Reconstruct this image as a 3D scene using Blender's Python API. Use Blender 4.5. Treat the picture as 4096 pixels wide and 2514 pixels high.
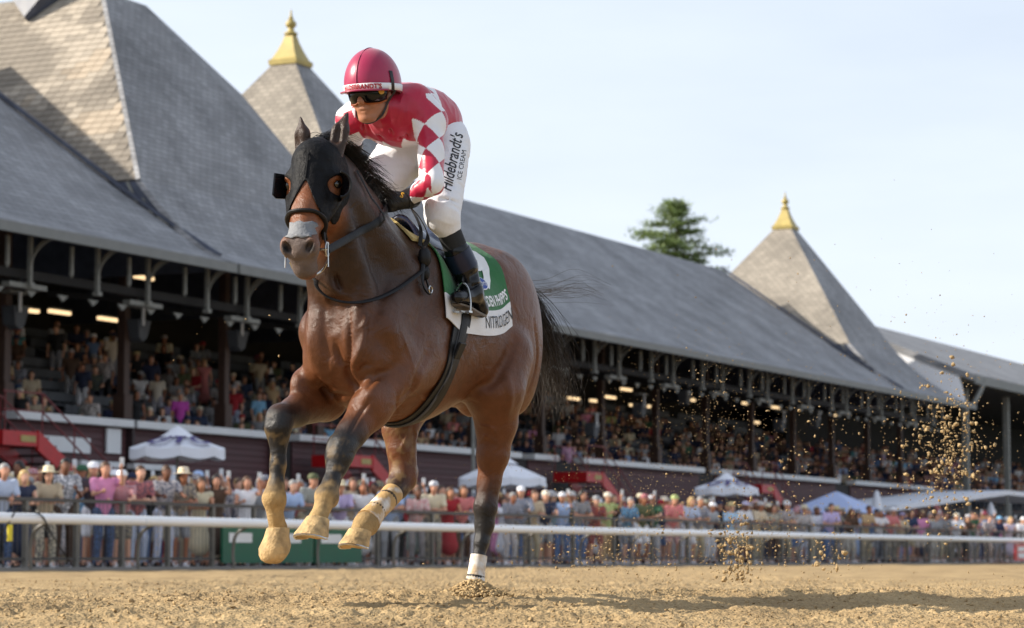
import bpy, bmesh, math, random
import numpy as np
from mathutils import Vector, Matrix
from mathutils.bvhtree import BVHTree
for _o in list(bpy.data.objects): bpy.data.objects.remove(_o)
scene = bpy.context.scene
COL = scene.collection
R = math.radians
rng = np.random.default_rng(7)
random.seed(5)

# ---------------------------------------------------------------- camera
FPX = 10240.0                       # focal length in photo pixels (90 mm on 36 mm)
PITCH = math.atan((2230 - 1257) / FPX)
CAM = np.array([0.0, 0.0, 0.147])
cam_d = bpy.data.cameras.new('camera'); cam_d.lens = 90; cam_d.sensor_width = 36
cam_d.clip_start = 0.1; cam_d.clip_end = 4000
cam_d.dof.use_dof = True; cam_d.dof.focus_distance = 11.2; cam_d.dof.aperture_fstop = 4.8
cam = bpy.data.objects.new('camera', cam_d); COL.objects.link(cam)
cam.location = CAM; cam.rotation_euler = (R(90) + PITCH, 0, 0)
scene.camera = cam
# ---------------------------------------------------------------- light
SUN_DIR = Vector((-1.0, -0.07, 0)).normalized()
SUN_EL = R(29)
sun_vec = Vector((SUN_DIR.x * math.cos(SUN_EL), SUN_DIR.y * math.cos(SUN_EL), math.sin(SUN_EL)))
sun_d = bpy.data.lights.new('sun', 'SUN'); sun_d.energy = 5.0; sun_d.angle = R(0.6); sun_d.color = (1.0, 0.92, 0.80)
sun = bpy.data.objects.new('sun', sun_d); COL.objects.link(sun)
sun.rotation_euler = (-sun_vec).to_track_quat('-Z', 'Y').to_euler(); sun.location = (-30, -12, 30)
world = bpy.data.worlds.new('World'); scene.world = world; world.use_nodes = True
def build_world():
    nt = world.node_tree; nt.nodes.clear(); N_ = nt.nodes.new; Lk = nt.links.new
    sky = N_('ShaderNodeTexSky'); sky.sky_type = 'NISHITA'; sky.sun_disc = False
    sky.sun_elevation = SUN_EL; sky.sun_rotation = math.atan2(SUN_DIR.x, SUN_DIR.y)
    sky.air_density = 1.0; sky.dust_density = 3.0; sky.ozone_density = 1.5; sky.altitude = 50
    tc = N_('ShaderNodeTexCoord'); mp = N_('ShaderNodeMapping'); mp.inputs['Scale'].default_value = (2.2, 2.2, 9)
    nz = N_('ShaderNodeTexNoise'); nz.inputs['Scale'].default_value = 1.6; nz.inputs['Detail'].default_value = 5; nz.inputs['Roughness'].default_value = .5
    cr = N_('ShaderNodeMapRange'); cr.inputs[1].default_value = .32; cr.inputs[2].default_value = .72; cr.inputs[3].default_value = .80; cr.inputs[4].default_value = 1.08
    mix = N_('ShaderNodeMix'); mix.data_type = 'RGBA'; mix.inputs[7].default_value = (6.2, 6.8, 7.7, 1)
    bg = N_('ShaderNodeBackground'); bg.inputs[1].default_value = 0.105
    out = N_('ShaderNodeOutputWorld')
    Lk(tc.outputs['Generated'], mp.inputs['Vector']); Lk(mp.outputs[0], nz.inputs['Vector']); Lk(nz.outputs[0], cr.inputs[0])
    sp = N_('ShaderNodeSeparateXYZ'); Lk(tc.outputs['Generated'], sp.inputs[0])
    hz = N_('ShaderNodeMapRange'); hz.inputs[1].default_value = .02; hz.inputs[2].default_value = .85; hz.inputs[3].default_value = 1.0; hz.inputs[4].default_value = .38; Lk(sp.outputs['Z'], hz.inputs[0])
    mu = N_('ShaderNodeMath'); mu.operation = 'MULTIPLY'; Lk(cr.outputs[0], mu.inputs[0]); Lk(hz.outputs[0], mu.inputs[1])
    Lk(mu.outputs[0], mix.inputs[0]); Lk(sky.outputs[0], mix.inputs[6]); Lk(mix.outputs[2], bg.inputs[0]); Lk(bg.outputs[0], out.inputs[0])
build_world()
vs = scene.view_settings; vs.view_transform = 'Standard'; vs.look = 'None'; vs.exposure = 0.55; vs.gamma = 1.0
vs.use_curve_mapping = False

# ---------------------------------------------------------------- frames
TH = R(26.16)
T3 = np.array([math.sin(TH), math.cos(TH), 0.0]); N3 = np.array([-math.cos(TH), math.sin(TH), 0.0]); Z3 = np.array([0, 0, 1.0])
HO = np.array([-.44, 11.78, 0.0]); HF = -T3; HL = np.array([math.cos(TH), -math.sin(TH), 0.0])
def ray(x, y):
    a = (x - 2048) / FPX; b = (1257 - y) / FPX
    return np.array([a, math.cos(PITCH) - b * math.sin(PITCH), math.sin(PITCH) + b * math.cos(PITCH)])
def at_n(x, y, n):                                  # pixel -> (s, z) on the vertical plane n metres off the track line
    r = ray(x, y); t = (n - CAM @ N3) / (r @ N3); P = CAM + t * r
    return float(P @ T3), float(P[2])
def s_at(x, n): return at_n(x, 2000, n)[0]
def W(s, n, z=0.0): return s * T3 + n * N3 + np.array([0, 0, z])
def hx(x, y, l):                                    # pixel -> horse frame (f, l, z) on the plane l
    r = ray(x, y); t = (l - (CAM - HO) @ HL) / (r @ HL); P = CAM + t * r - HO
    return np.array([P @ HF, l, P[2]])

# ---------------------------------------------------------------- object helpers
WCH = set()                                        # roots whose parts are written in world coordinates
def link(o, parent=None):
    COL.objects.link(o)
    if parent is not None:
        o.parent = parent
        if parent.name in WCH: o.matrix_parent_inverse = Matrix.Translation(-parent.location)
    return o
def tag(o, label=None, cat=None, group=None, kind=None):
    if label: o['label'] = label
    if cat: o['category'] = cat
    if group: o['group'] = group
    if kind: o['kind'] = kind
    return o
def empty(name, loc=(0, 0, 0), rz=0.0):
    o = bpy.data.objects.new(name, None); o.empty_display_size = .2; link(o)
    o.location = loc; o.rotation_euler = (0, 0, rz); return o
def mesh_np(name, v, faces, mat=None, parent=None, smooth=True, mats=None):
    me = bpy.data.meshes.new(name)
    v = np.asarray(v, dtype=np.float32)
    if isinstance(faces, np.ndarray):
        n = faces.shape[1]; me.vertices.add(len(v)); me.vertices.foreach_set('co', v.ravel())
        me.loops.add(faces.size); me.loops.foreach_set('vertex_index', faces.astype(np.int32).ravel())
        me.polygons.add(len(faces)); me.polygons.foreach_set('loop_start', np.arange(0, faces.size, n, dtype=np.int32))
        me.update(calc_edges=True)
    else:
        me.from_pydata(v.tolist(), [], faces); me.update()
    if smooth: me.polygons.foreach_set('use_smooth', np.ones(len(me.polygons), dtype=bool))
    if mat: me.materials.append(mat)
    for m in mats or []: me.materials.append(m)
    o = bpy.data.objects.new(name, me); return link(o, parent)
def wroot(name, P, label=None, cat=None, group=None):
    o = empty(name, tuple(P)); WCH.add(o.name); return tag(o, label, cat, group)
class MB:
    """collects simple shapes into one mesh"""
    def __init__(s): s.v = []; s.f = []; s.m = []
    def add(s, v, f, m=0):
        b = len(s.v); s.v += [tuple(map(float, p)) for p in v]; s.f += [tuple(i + b for i in q) for q in f]; s.m += [m] * len(f)
    def prism(s, poly_a, poly_b, m=0):
        n = len(poly_a); f = [tuple(range(n))[::-1], tuple(range(n, 2 * n))]
        f += [(i, (i + 1) % n, n + (i + 1) % n, n + i) for i in range(n)]
        s.add(list(poly_a) + list(poly_b), f, m)
    def box(s, o, ax, ay, az, m=0):
        o, ax, ay, az = map(np.asarray, (o, ax, ay, az))
        s.prism([o, o + ax, o + ax + ay, o + ay], [o + az, o + ax + az, o + ax + ay + az, o + ay + az], m)
    def sbox(s, s0, s1, n0, n1, z0, z1, m=0):
        s.box(W(s0, n0, z0), (s1 - s0) * T3, (n1 - n0) * N3, (z1 - z0) * Z3, m)
    def bar(s, a, b, w, h=None, m=0, up=(0, 0, 1)):
        a, b = np.asarray(a, float), np.asarray(b, float); h = h or w
        d = (b - a) / (np.linalg.norm(b - a) + 1e-9); u = np.asarray(up, float)
        if abs(d @ u) > .98: u = np.array([1.0, 0, 0])
        x = np.cross(d, u); x /= np.linalg.norm(x); y = np.cross(x, d)
        q = [x * w / 2 * i + y * h / 2 * j for i, j in ((-1, -1), (1, -1), (1, 1), (-1, 1))]
        s.prism([a + p for p in q], [b + p for p in q], m)
    def tube(s, pts, rad, n=8, m=0, flat=1.0, nrm=None, caps=True):
        pts = np.asarray(pts, float); k = len(pts); rad = np.broadcast_to(np.asarray(rad, float), (k,))
        tg = np.gradient(pts, axis=0); tg /= np.linalg.norm(tg, axis=1)[:, None] + 1e-9
        u = None; rings = []
        for i in range(k):
            if nrm is not None: r0 = np.asarray(nrm[i] if np.ndim(nrm) == 2 else nrm, float)
            else: r0 = u if u is not None else (np.array([0, 0, 1.0]) if abs(tg[i][2]) < .9 else np.array([1.0, 0, 0]))
            u = r0 - (r0 @ tg[i]) * tg[i]; u /= np.linalg.norm(u) + 1e-9; w = np.cross(tg[i], u)
            rings += [pts[i] + rad[i] * (math.cos(a) * w + flat * math.sin(a) * u) for a in np.arange(n) * 2 * math.pi / n]
        f = [(i * n + j, i * n + (j + 1) % n, (i + 1) * n + (j + 1) % n, (i + 1) * n + j) for i in range(k - 1) for j in range(n)]
        if caps: f += [tuple(range(n))[::-1], tuple(range((k - 1) * n, k * n))]
        s.add(rings, f, m)
    def lathe(s, prof, o=(0, 0, 0), n=16, m=0, sx=1.0, sy=1.0, rot=0.0):
        o = np.asarray(o, float); vs_ = []
        for r_, z_ in prof:
            vs_ += [o + np.array([r_ * sx * math.cos(a + rot), r_ * sy * math.sin(a + rot), z_]) for a in np.arange(n) * 2 * math.pi / n]
        k = len(prof)
        f = [(i * n + j, i * n + (j + 1) % n, (i + 1) * n + (j + 1) % n, (i + 1) * n + j) for i in range(k - 1) for j in range(n)]
        f += [tuple(range(n))[::-1], tuple(range((k - 1) * n, k * n))]
        s.add(vs_, f, m)
    def build(s, name, mats=None, parent=None, smooth=False, bevel=0):
        mats = mats if isinstance(mats, (list, tuple)) else [mats]
        o = mesh_np(name, s.v, s.f, None, parent, smooth, mats)
        if len(mats) > 1: o.data.polygons.foreach_set('material_index', s.m)
        if smooth and hasattr(o.data, 'set_sharp_from_angle'): o.data.set_sharp_from_angle(angle=R(42))
        if bevel:
            b = o.modifiers.new('bevel', 'BEVEL'); b.width = bevel; b.segments = 2; b.limit_method = 'ANGLE'
        return o
def bez(pts, n):
    """Catmull-Rom through pts"""
    P = np.asarray(pts, float); P = np.vstack([2 * P[0] - P[1], P, 2 * P[-1] - P[-2]]); out = []
    m = len(P) - 3; tt = np.linspace(0, m, n)
    for t in tt:
        i = min(int(t), m - 1); q = t - i; a, b, c, d = P[i:i + 4]
        out.append(.5 * ((2 * b) + (c - a) * q + (2 * a - 5 * b + 4 * c - d) * q * q + (3 * b - a - 3 * c + d) * q ** 3))
    return np.array(out)

# ---------------------------------------------------------------- materials
def new_mat(name):
    m = bpy.data.materials.new(name); m.use_nodes = True
    nt = m.node_tree; b = nt.nodes['Principled BSDF']; return m, nt, b
def mat(name, col, rough=.6, metal=0.0, var=.15, scale=6.0, bump=0.0, bscale=40.0, spec=.5, coat=0.0, sheen=0.0, objcol=False, emit=None, attr=None, transl=0):
    """plain paint / cloth / stone with noise in colour, roughness and fine relief"""
    m, nt, b = new_mat(name); N_ = nt.nodes.new; Lk = nt.links.new
    tc = N_('ShaderNodeTexCoord')
    nz = N_('ShaderNodeTexNoise'); nz.inputs['Scale'].default_value = scale; nz.inputs['Detail'].default_value = 6
    Lk(tc.outputs['Object'], nz.inputs['Vector'])
    mr = N_('ShaderNodeMapRange'); mr.inputs[1].default_value = .25; mr.inputs[2].default_value = .75
    mr.inputs[3].default_value = 1 - var; mr.inputs[4].default_value = 1 + var; Lk(nz.outputs[0], mr.inputs[0])
    mx = N_('ShaderNodeMix'); mx.data_type = 'RGBA'; mx.blend_type = 'MULTIPLY'; mx.inputs[0].default_value = 1
    if attr:
        at = N_('ShaderNodeAttribute'); at.attribute_name = attr; Lk(at.outputs['Color'], mx.inputs[6])
    elif objcol:
        oi = N_('ShaderNodeObjectInfo'); Lk(oi.outputs['Color'], mx.inputs[6])
    else: mx.inputs[6].default_value = (*col, 1)
    Lk(mr.outputs[0], mx.inputs[7]); Lk(mx.outputs[2], b.inputs['Base Color'])
    rr = N_('ShaderNodeMapRange'); rr.inputs[3].default_value = max(0.02, rough - .08); rr.inputs[4].default_value = min(1, rough + .08)
    Lk(nz.outputs[0], rr.inputs[0]); Lk(rr.outputs[0], b.inputs['Roughness'])
    b.inputs['Metallic'].default_value = metal; b.inputs['Specular IOR Level'].default_value = spec
    b.inputs['Coat Weight'].default_value = coat; b.inputs['Sheen Weight'].default_value = sheen
    if bump:
        n2 = N_('ShaderNodeTexNoise'); n2.inputs['Scale'].default_value = bscale; n2.inputs['Detail'].default_value = 4; Lk(tc.outputs['Object'], n2.inputs['Vector'])
        bp = N_('ShaderNodeBump'); bp.inputs['Strength'].default_value = bump; bp.inputs['Distance'].default_value = .01
        Lk(n2.outputs[0], bp.inputs['Height']); Lk(bp.outputs[0], b.inputs['Normal'])
    if emit: b.inputs['Emission Color'].default_value = (*emit[0], 1); b.inputs['Emission Strength'].default_value = emit[1]
    return m
def lin(r, g, b):
    f = lambda c: (c / 12.92 if c <= .04045 else ((c + .055) / 1.055) ** 2.4)
    return f(r / 255), f(g / 255), f(b / 255)

# ---------------------------------------------------------------- signed distance modelling
class SDF:
    def __init__(s, lo, hi, h):
        s.lo = np.asarray(lo, float); s.h = h; s.n = np.ceil((np.asarray(hi) - s.lo) / h).astype(int) + 1
        s.D = np.full(s.n, 1.0, np.float32)
        s.ax = [(s.lo[i] + h * np.arange(s.n[i])).astype(np.float32) for i in range(3)]
    def sub(s, lo, hi):
        a = np.clip(np.floor((np.asarray(lo) - s.lo) / s.h).astype(int), 0, s.n); b = np.clip(np.ceil((np.asarray(hi) - s.lo) / s.h).astype(int) + 1, 0, s.n)
        sl = tuple(slice(i, j) for i, j in zip(a, b))
        X, Y, Z = (s.ax[i][sl[i]] for i in range(3))
        return sl, X[:, None, None], Y[None, :, None], Z[None, None, :]
    def put(s, sl, d, k, op):
        A = s.D[sl]
        if A.size == 0: return
        if op == 'u':
            if k <= 0: s.D[sl] = np.minimum(A, d); return
            h = np.clip(.5 + .5 * (A - d) / k, 0, 1); s.D[sl] = A + (d - A) * h - k * h * (1 - h)
        elif op == 's':
            d = -d; h = np.clip(.5 + .5 * (d - A) / max(k, 1e-5), 0, 1); s.D[sl] = A + (d - A) * h + k * h * (1 - h)
    def cone(s, a, b, r1, r2, k=.03, op='u', flat=None):
        a, b = np.asarray(a, float)[:3], np.asarray(b, float)[:3]; m = max(r1, r2) * 1.05 + k + 2 * s.h
        if flat is not None: m *= max(1.0, flat[1])
        sl, X, Y, Z = s.sub(np.minimum(a, b) - m, np.maximum(a, b) + m)
        ba = b - a; q = ba @ ba + 1e-12
        t = np.clip(((X - a[0]) * ba[0] + (Y - a[1]) * ba[1] + (Z - a[2]) * ba[2]) / q, 0, 1)
        dx = X - a[0] - t * ba[0]; dy = Y - a[1] - t * ba[1]; dz = Z - a[2] - t * ba[2]
        if flat is not None:                      # (axis, factor): thickness along axis is r*factor
            w = np.asarray(flat[0], float); w = w / np.linalg.norm(w); f = flat[1]
            pr = (dx * w[0] + dy * w[1] + dz * w[2]) * (1 / f - 1)
            dx = dx + pr * w[0]; dy = dy + pr * w[1]; dz = dz + pr * w[2]
            d = np.sqrt(dx * dx + dy * dy + dz * dz) - (r1 + t * (r2 - r1)); d = d * min(1, f) ** .5
        else: d = np.sqrt(dx * dx + dy * dy + dz * dz) - (r1 + t * (r2 - r1))
        s.put(sl, d, k, op)
    def chain(s, pts, k=.02, flat=None):
        for a, b in zip(pts[:-1], pts[1:]): s.cone(a[:3], b[:3], a[3], b[3], k, 'u', flat)
    def ell(s, c, r, k=.03, op='u', rot=None):
        c = np.asarray(c, float); r = np.asarray(r, float); m = (r.max() if rot is not None else r) + k + 2 * s.h
        sl, X, Y, Z = s.sub(c - m, c + m); x, y, z = X - c[0], Y - c[1], Z - c[2]
        if rot is not None:
            M = np.array(rot.to_3x3() if hasattr(rot, 'to_3x3') else rot).T
            x, y, z = (M[i, 0] * x + M[i, 1] * y + M[i, 2] * z for i in range(3))
        k0 = np.sqrt((x / r[0]) ** 2 + (y / r[1]) ** 2 + (z / r[2]) ** 2); k1 = np.sqrt((x / r[0] ** 2) ** 2 + (y / r[1] ** 2) ** 2 + (z / r[2] ** 2) ** 2) + 1e-6
        s.put(sl, np.where(k0 < .02, -r.min(), k0 * (k0 - 1) / k1), k, op)
    def mask(s, fn):                              # intersect with fn(X,Y,Z) < 0
        X, Y, Z = s.ax[0][:, None, None], s.ax[1][None, :, None], s.ax[2][None, None, :]
        s.D = np.maximum(s.D, fn(X, Y, Z).astype(np.float32))
    def mesh(s):
        D = s.D; n = D.shape; ins = D < 0
        cn = [ins[i:n[0] - 1 + i, j:n[1] - 1 + j, k:n[2] - 1 + k] for i in (0, 1) for j in (0, 1) for k in (0, 1)]
        tot = np.zeros(cn[0].shape, np.uint8)
        for c in cn: tot += c
        act = np.argwhere((tot > 0) & (tot < 8)); idx = np.full(cn[0].shape, -1, np.int64); idx[tuple(act.T)] = np.arange(len(act))
        acc = np.zeros((len(act), 3)); cnt = np.zeros(len(act))
        off = [(i, j, k) for i in (0, 1) for j in (0, 1) for k in (0, 1)]
        for a in off:
            for b in off:
                if sum(b) - sum(a) != 1 or any(q < p for p, q in zip(a, b)): continue
                da = D[act[:, 0] + a[0], act[:, 1] + a[1], act[:, 2] + a[2]]; db = D[act[:, 0] + b[0], act[:, 1] + b[1], act[:, 2] + b[2]]
                m = (da < 0) != (db < 0); t = np.where(m, da / np.where(m, da - db, 1), 0)
                p = np.array(a)[None] + t[:, None] * (np.array(b) - np.array(a))[None]; acc[m] += p[m]; cnt[m] += 1
        V = (act + acc / cnt[:, None]) * s.h + s.lo
        Q = []
        for ax in range(3):
            o1, o2 = [i for i in range(3) if i != ax]
            sa = [slice(None)] * 3; sb = [slice(None)] * 3; sa[ax] = slice(0, -1); sb[ax] = slice(1, None)
            e = np.argwhere(ins[tuple(sa)] != ins[tuple(sb)])
            e = e[(e[:, o1] > 0) & (e[:, o2] > 0) & (e[:, o1] < n[o1] - 1) & (e[:, o2] < n[o2] - 1)]
            if not len(e): continue
            fl = ins[tuple(sa)][tuple(e.T)]
            def ix(d1, d2):
                q = e.copy(); q[:, o1] -= d1; q[:, o2] -= d2; return idx[tuple(q.T)]
            q = np.stack([ix(1, 1), ix(0, 1), ix(0, 0), ix(1, 0)], 1)
            if ax == 1: fl = ~fl
            q[~fl] = q[~fl][:, ::-1]; Q.append(q)
        Q = np.vstack(Q); return V, Q[(Q >= 0).all(1)]
def relax(V, Q, it=1, lam=.5):
    for _ in range(it):
        A = np.zeros_like(V); c = np.zeros(len(V))
        for i in range(4):
            np.add.at(A, Q[:, i], V[Q[:, (i + 1) % 4]] + V[Q[:, (i - 1) % 4]]); np.add.at(c, Q[:, i], 2)
        V = V + lam * (A / np.maximum(c, 1)[:, None] - V)
    return V
def wrinkle(V, Q, amp, sc, seed, stretch=(1, 1, 1)):
    fn = np.cross(V[Q[:, 2]] - V[Q[:, 0]], V[Q[:, 3]] - V[Q[:, 1]]); nv = np.zeros_like(V)
    for i in range(4): np.add.at(nv, Q[:, i], fn)
    nv /= np.linalg.norm(nv, axis=1)[:, None] + 1e-12; P = V * np.asarray(stretch); P = P + .05 * (fbm(P, 7, seed + 3, 2)[:, None] - .5)
    r = 1 - np.abs(2 * fbm(P, sc, seed, 2) - 1); r2 = 1 - np.abs(2 * fbm(P[:, [1, 2, 0]], sc * 1.9, seed + 1, 1) - 1)
    return V + nv * (amp * (r ** 2 - .45) + amp * .5 * (r2 ** 2 - .4))[:, None]
def sdf_obj(name, sd, mt, parent=None, it=1, col=None, wr=None):
    V, Q = sd.mesh(); V = relax(V, Q, it); V0 = V
    if wr: V = wrinkle(V, Q, *wr)
    o = mesh_np(name, V, Q, mt, parent)
    if col is not None: set_col(o, col(V0))
    return o
def set_col(o, c, name='col'):
    a = o.data.color_attributes.new(name, 'FLOAT_COLOR', 'POINT'); c = np.asarray(c, np.float32)
    if c.shape[1] == 3: c = np.hstack([c, np.ones((len(c), 1), np.float32)])
    a.data.foreach_set('color', c.ravel())
def sm(x, a, b): t = np.clip((x - a) / (b - a), 0, 1); return t * t * (3 - 2 * t)
def fbm(P, sc, seed=0, oct=3):
    """cheap value noise, used for geometry"""
    out = 0; amp = 1.0; tot = 0
    for o in range(oct):
        q = P * sc * 2 ** o + 17.3 * o + seed * 7.1; i = np.floor(q).astype(np.int64); f = q - i; f = f * f * (3 - 2 * f); d = P.shape[1]
        v = 0
        for c in range(2 ** d):
            bits = [(c >> b) & 1 for b in range(d)]; w = 1; hsh = seed * 1013
            for b in range(d):
                w = w * (f[:, b] if bits[b] else 1 - f[:, b]); hsh = hsh + (i[:, b] + bits[b]) * (73856093, 19349663, 83492791)[b]
            hsh = (hsh ^ (hsh >> 13)) * 1274126177; v = v + w * ((hsh ^ (hsh >> 16)) % 10007 / 10007.0)
        out = out + amp * v; tot += amp; amp *= .5
    return out / tot
def icomesh(sub=1):
    bm = bmesh.new(); bmesh.ops.create_icosphere(bm, subdivisions=sub, radius=1); v = np.array([p.co[:] for p in bm.verts]); f = np.array([[q.index for q in t.verts] for t in bm.faces]); bm.free(); return v, f
def text_np(body, size=1.0, shear=0.0, bold=0.0, spacing=1.0):
    """flat lettering as a triangle mesh (built-in font); centred"""
    c = bpy.data.curves.new('txt', 'FONT'); c.body = body; c.size = size; c.shear = shear; c.offset = bold; c.space_character = spacing
    c.align_x = 'CENTER'; c.align_y = 'CENTER'; c.resolution_u = 3
    o = bpy.data.objects.new('txt', c); COL.objects.link(o); dg = bpy.context.evaluated_depsgraph_get(); me = o.evaluated_get(dg).to_mesh()
    bm = bmesh.new(); bm.from_mesh(me); bmesh.ops.triangulate(bm, faces=bm.faces)
    for _ in range(3):
        L_ = [e for e in bm.edges if e.calc_length() > size * .18]
        if not L_: break
        bmesh.ops.subdivide_edges(bm, edges=L_, cuts=1); bmesh.ops.triangulate(bm, faces=bm.faces)
    v = np.array([p.co[:] for p in bm.verts]); f = [[q.index for q in t.verts] for t in bm.faces]
    bm.free(); bpy.data.objects.remove(o); bpy.data.curves.remove(c); return v, f
# ================================================================ the racehorse
HRZ = math.atan2(HF[1], HF[0])
def hroot(name, label, cat):
    return tag(empty(name, HO, HRZ), label, cat)
# head frame: origin at the poll, turned towards the camera
POLL = np.array([.905, 0.0, 1.915]); HY = R(15)
HSC = 1.10
def hd(a, b, z):
    a, b, z = a * HSC, b * HSC * 1.02, z * 1.02 + (.012 if z > -.3 else .012)
    return np.array([POLL[0] + a * math.cos(HY) - b * math.sin(HY), POLL[1] + a * math.sin(HY) + b * math.cos(HY), POLL[2] + z])
HROT = Matrix.Rotation(HY, 3, 'Z')
LAT = np.array([-math.sin(HY), math.cos(HY), 0]); FWD = np.array([math.cos(HY), math.sin(HY), 0])
def pix(x, y, l, r): return (*hx(x, y, l), r)
# limb joints read off the photograph (pixel, lateral offset, radius)
RF = [(.46, -.17, .98, .115), pix(1300, 1600, -.215, .095), pix(1180, 1648, -.22, .066), pix(1122, 1672, -.22, .058), pix(1112, 1712, -.22, .056), pix(1114, 1752, -.22, .040), pix(1112, 1860, -.22, .033), pix(1103, 1950, -.22, .034), pix(1094, 1996, -.22, .046), pix(1101, 2060, -.22, .031), pix(1112, 2112, -.222, .042)]
LF = [(.50, .165, .96, .115), pix(1478, 1640, .125, .088), pix(1405, 1735, .10, .064), pix(1368, 1788, .09, .060), pix(1355, 1830, .09, .056), pix(1346, 1872, .088, .040), pix(1325, 1930, .086, .034), pix(1304, 1985, .085, .045), pix(1292, 2028, .085, .032), pix(1272, 2075, .085, .042)]
LH = [(-.50, .17, 1.10, .17), pix(1975, 1560, .19, .145), pix(1985, 1690, .18, .098), pix(1972, 1820, .16, .074), pix(1957, 1930, .14, .052), pix(1942, 2030, .13, .052), pix(1938, 2100, .125, .042), pix(1925, 2170, .12, .030), pix(1913, 2240, .115, .028), pix(1903, 2310, .11, .036), pix(1893, 2362, .10, .046), pix(1878, 2385, .10, .040)]
RH = [(-.42, -.16, 1.08, .17), (-.20, -.15, .90, .13), pix(1600, 1720, -.135, .080), pix(1606, 1800, -.12, .064), pix(1612, 1860, -.115, .058), pix(1612, 1915, -.11, .060), pix(1588, 1955, -.11, .048), pix(1548, 2000, -.11, .042), pix(1500, 2050, -.11, .042), pix(1462, 2098, -.11, .050), pix(1440, 2125, -.11, .044)]
EYE = [hd(.075, sg * .096, -.185) for sg in (1, -1)]
def head_sdf(S, g=0.0):
    """the head; g fattens it, for the hood that is worn over it"""
    g = g + .007
    S.ell(hd(-.005, 0, -.095), np.array([.10, .088, .10]) + g, .03, rot=HROT)
    S.cone(hd(.045, 0, -.09), hd(.145, 0, -.30), .088 + g, .066 + g, .03, flat=(LAT, .98))
    S.cone(hd(.145, 0, -.30), hd(.215, 0, -.445), .066 + g, .055 + g, .03, flat=(LAT, .95))
    S.cone(hd(-.02, 0, -.22), hd(.14, 0, -.47), .085 + g, .05 + g, .04, flat=(LAT, .78))
    for sg in (1, -1):
        S.ell(hd(-.005, sg * .052, -.235), np.array([.105, .042, .135]) + g, .03, rot=HROT @ Matrix.Rotation(R(-14), 3, 'Y'))
        S.ell(hd(.055, sg * .083, -.165), np.array([.05, .026, .035]) + g, .03, rot=HROT)
        S.cone(hd(.07, sg * .078, -.22), hd(.15, sg * .05, -.36), .022 + g, .014 + g, .03)       # facial crest
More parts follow.
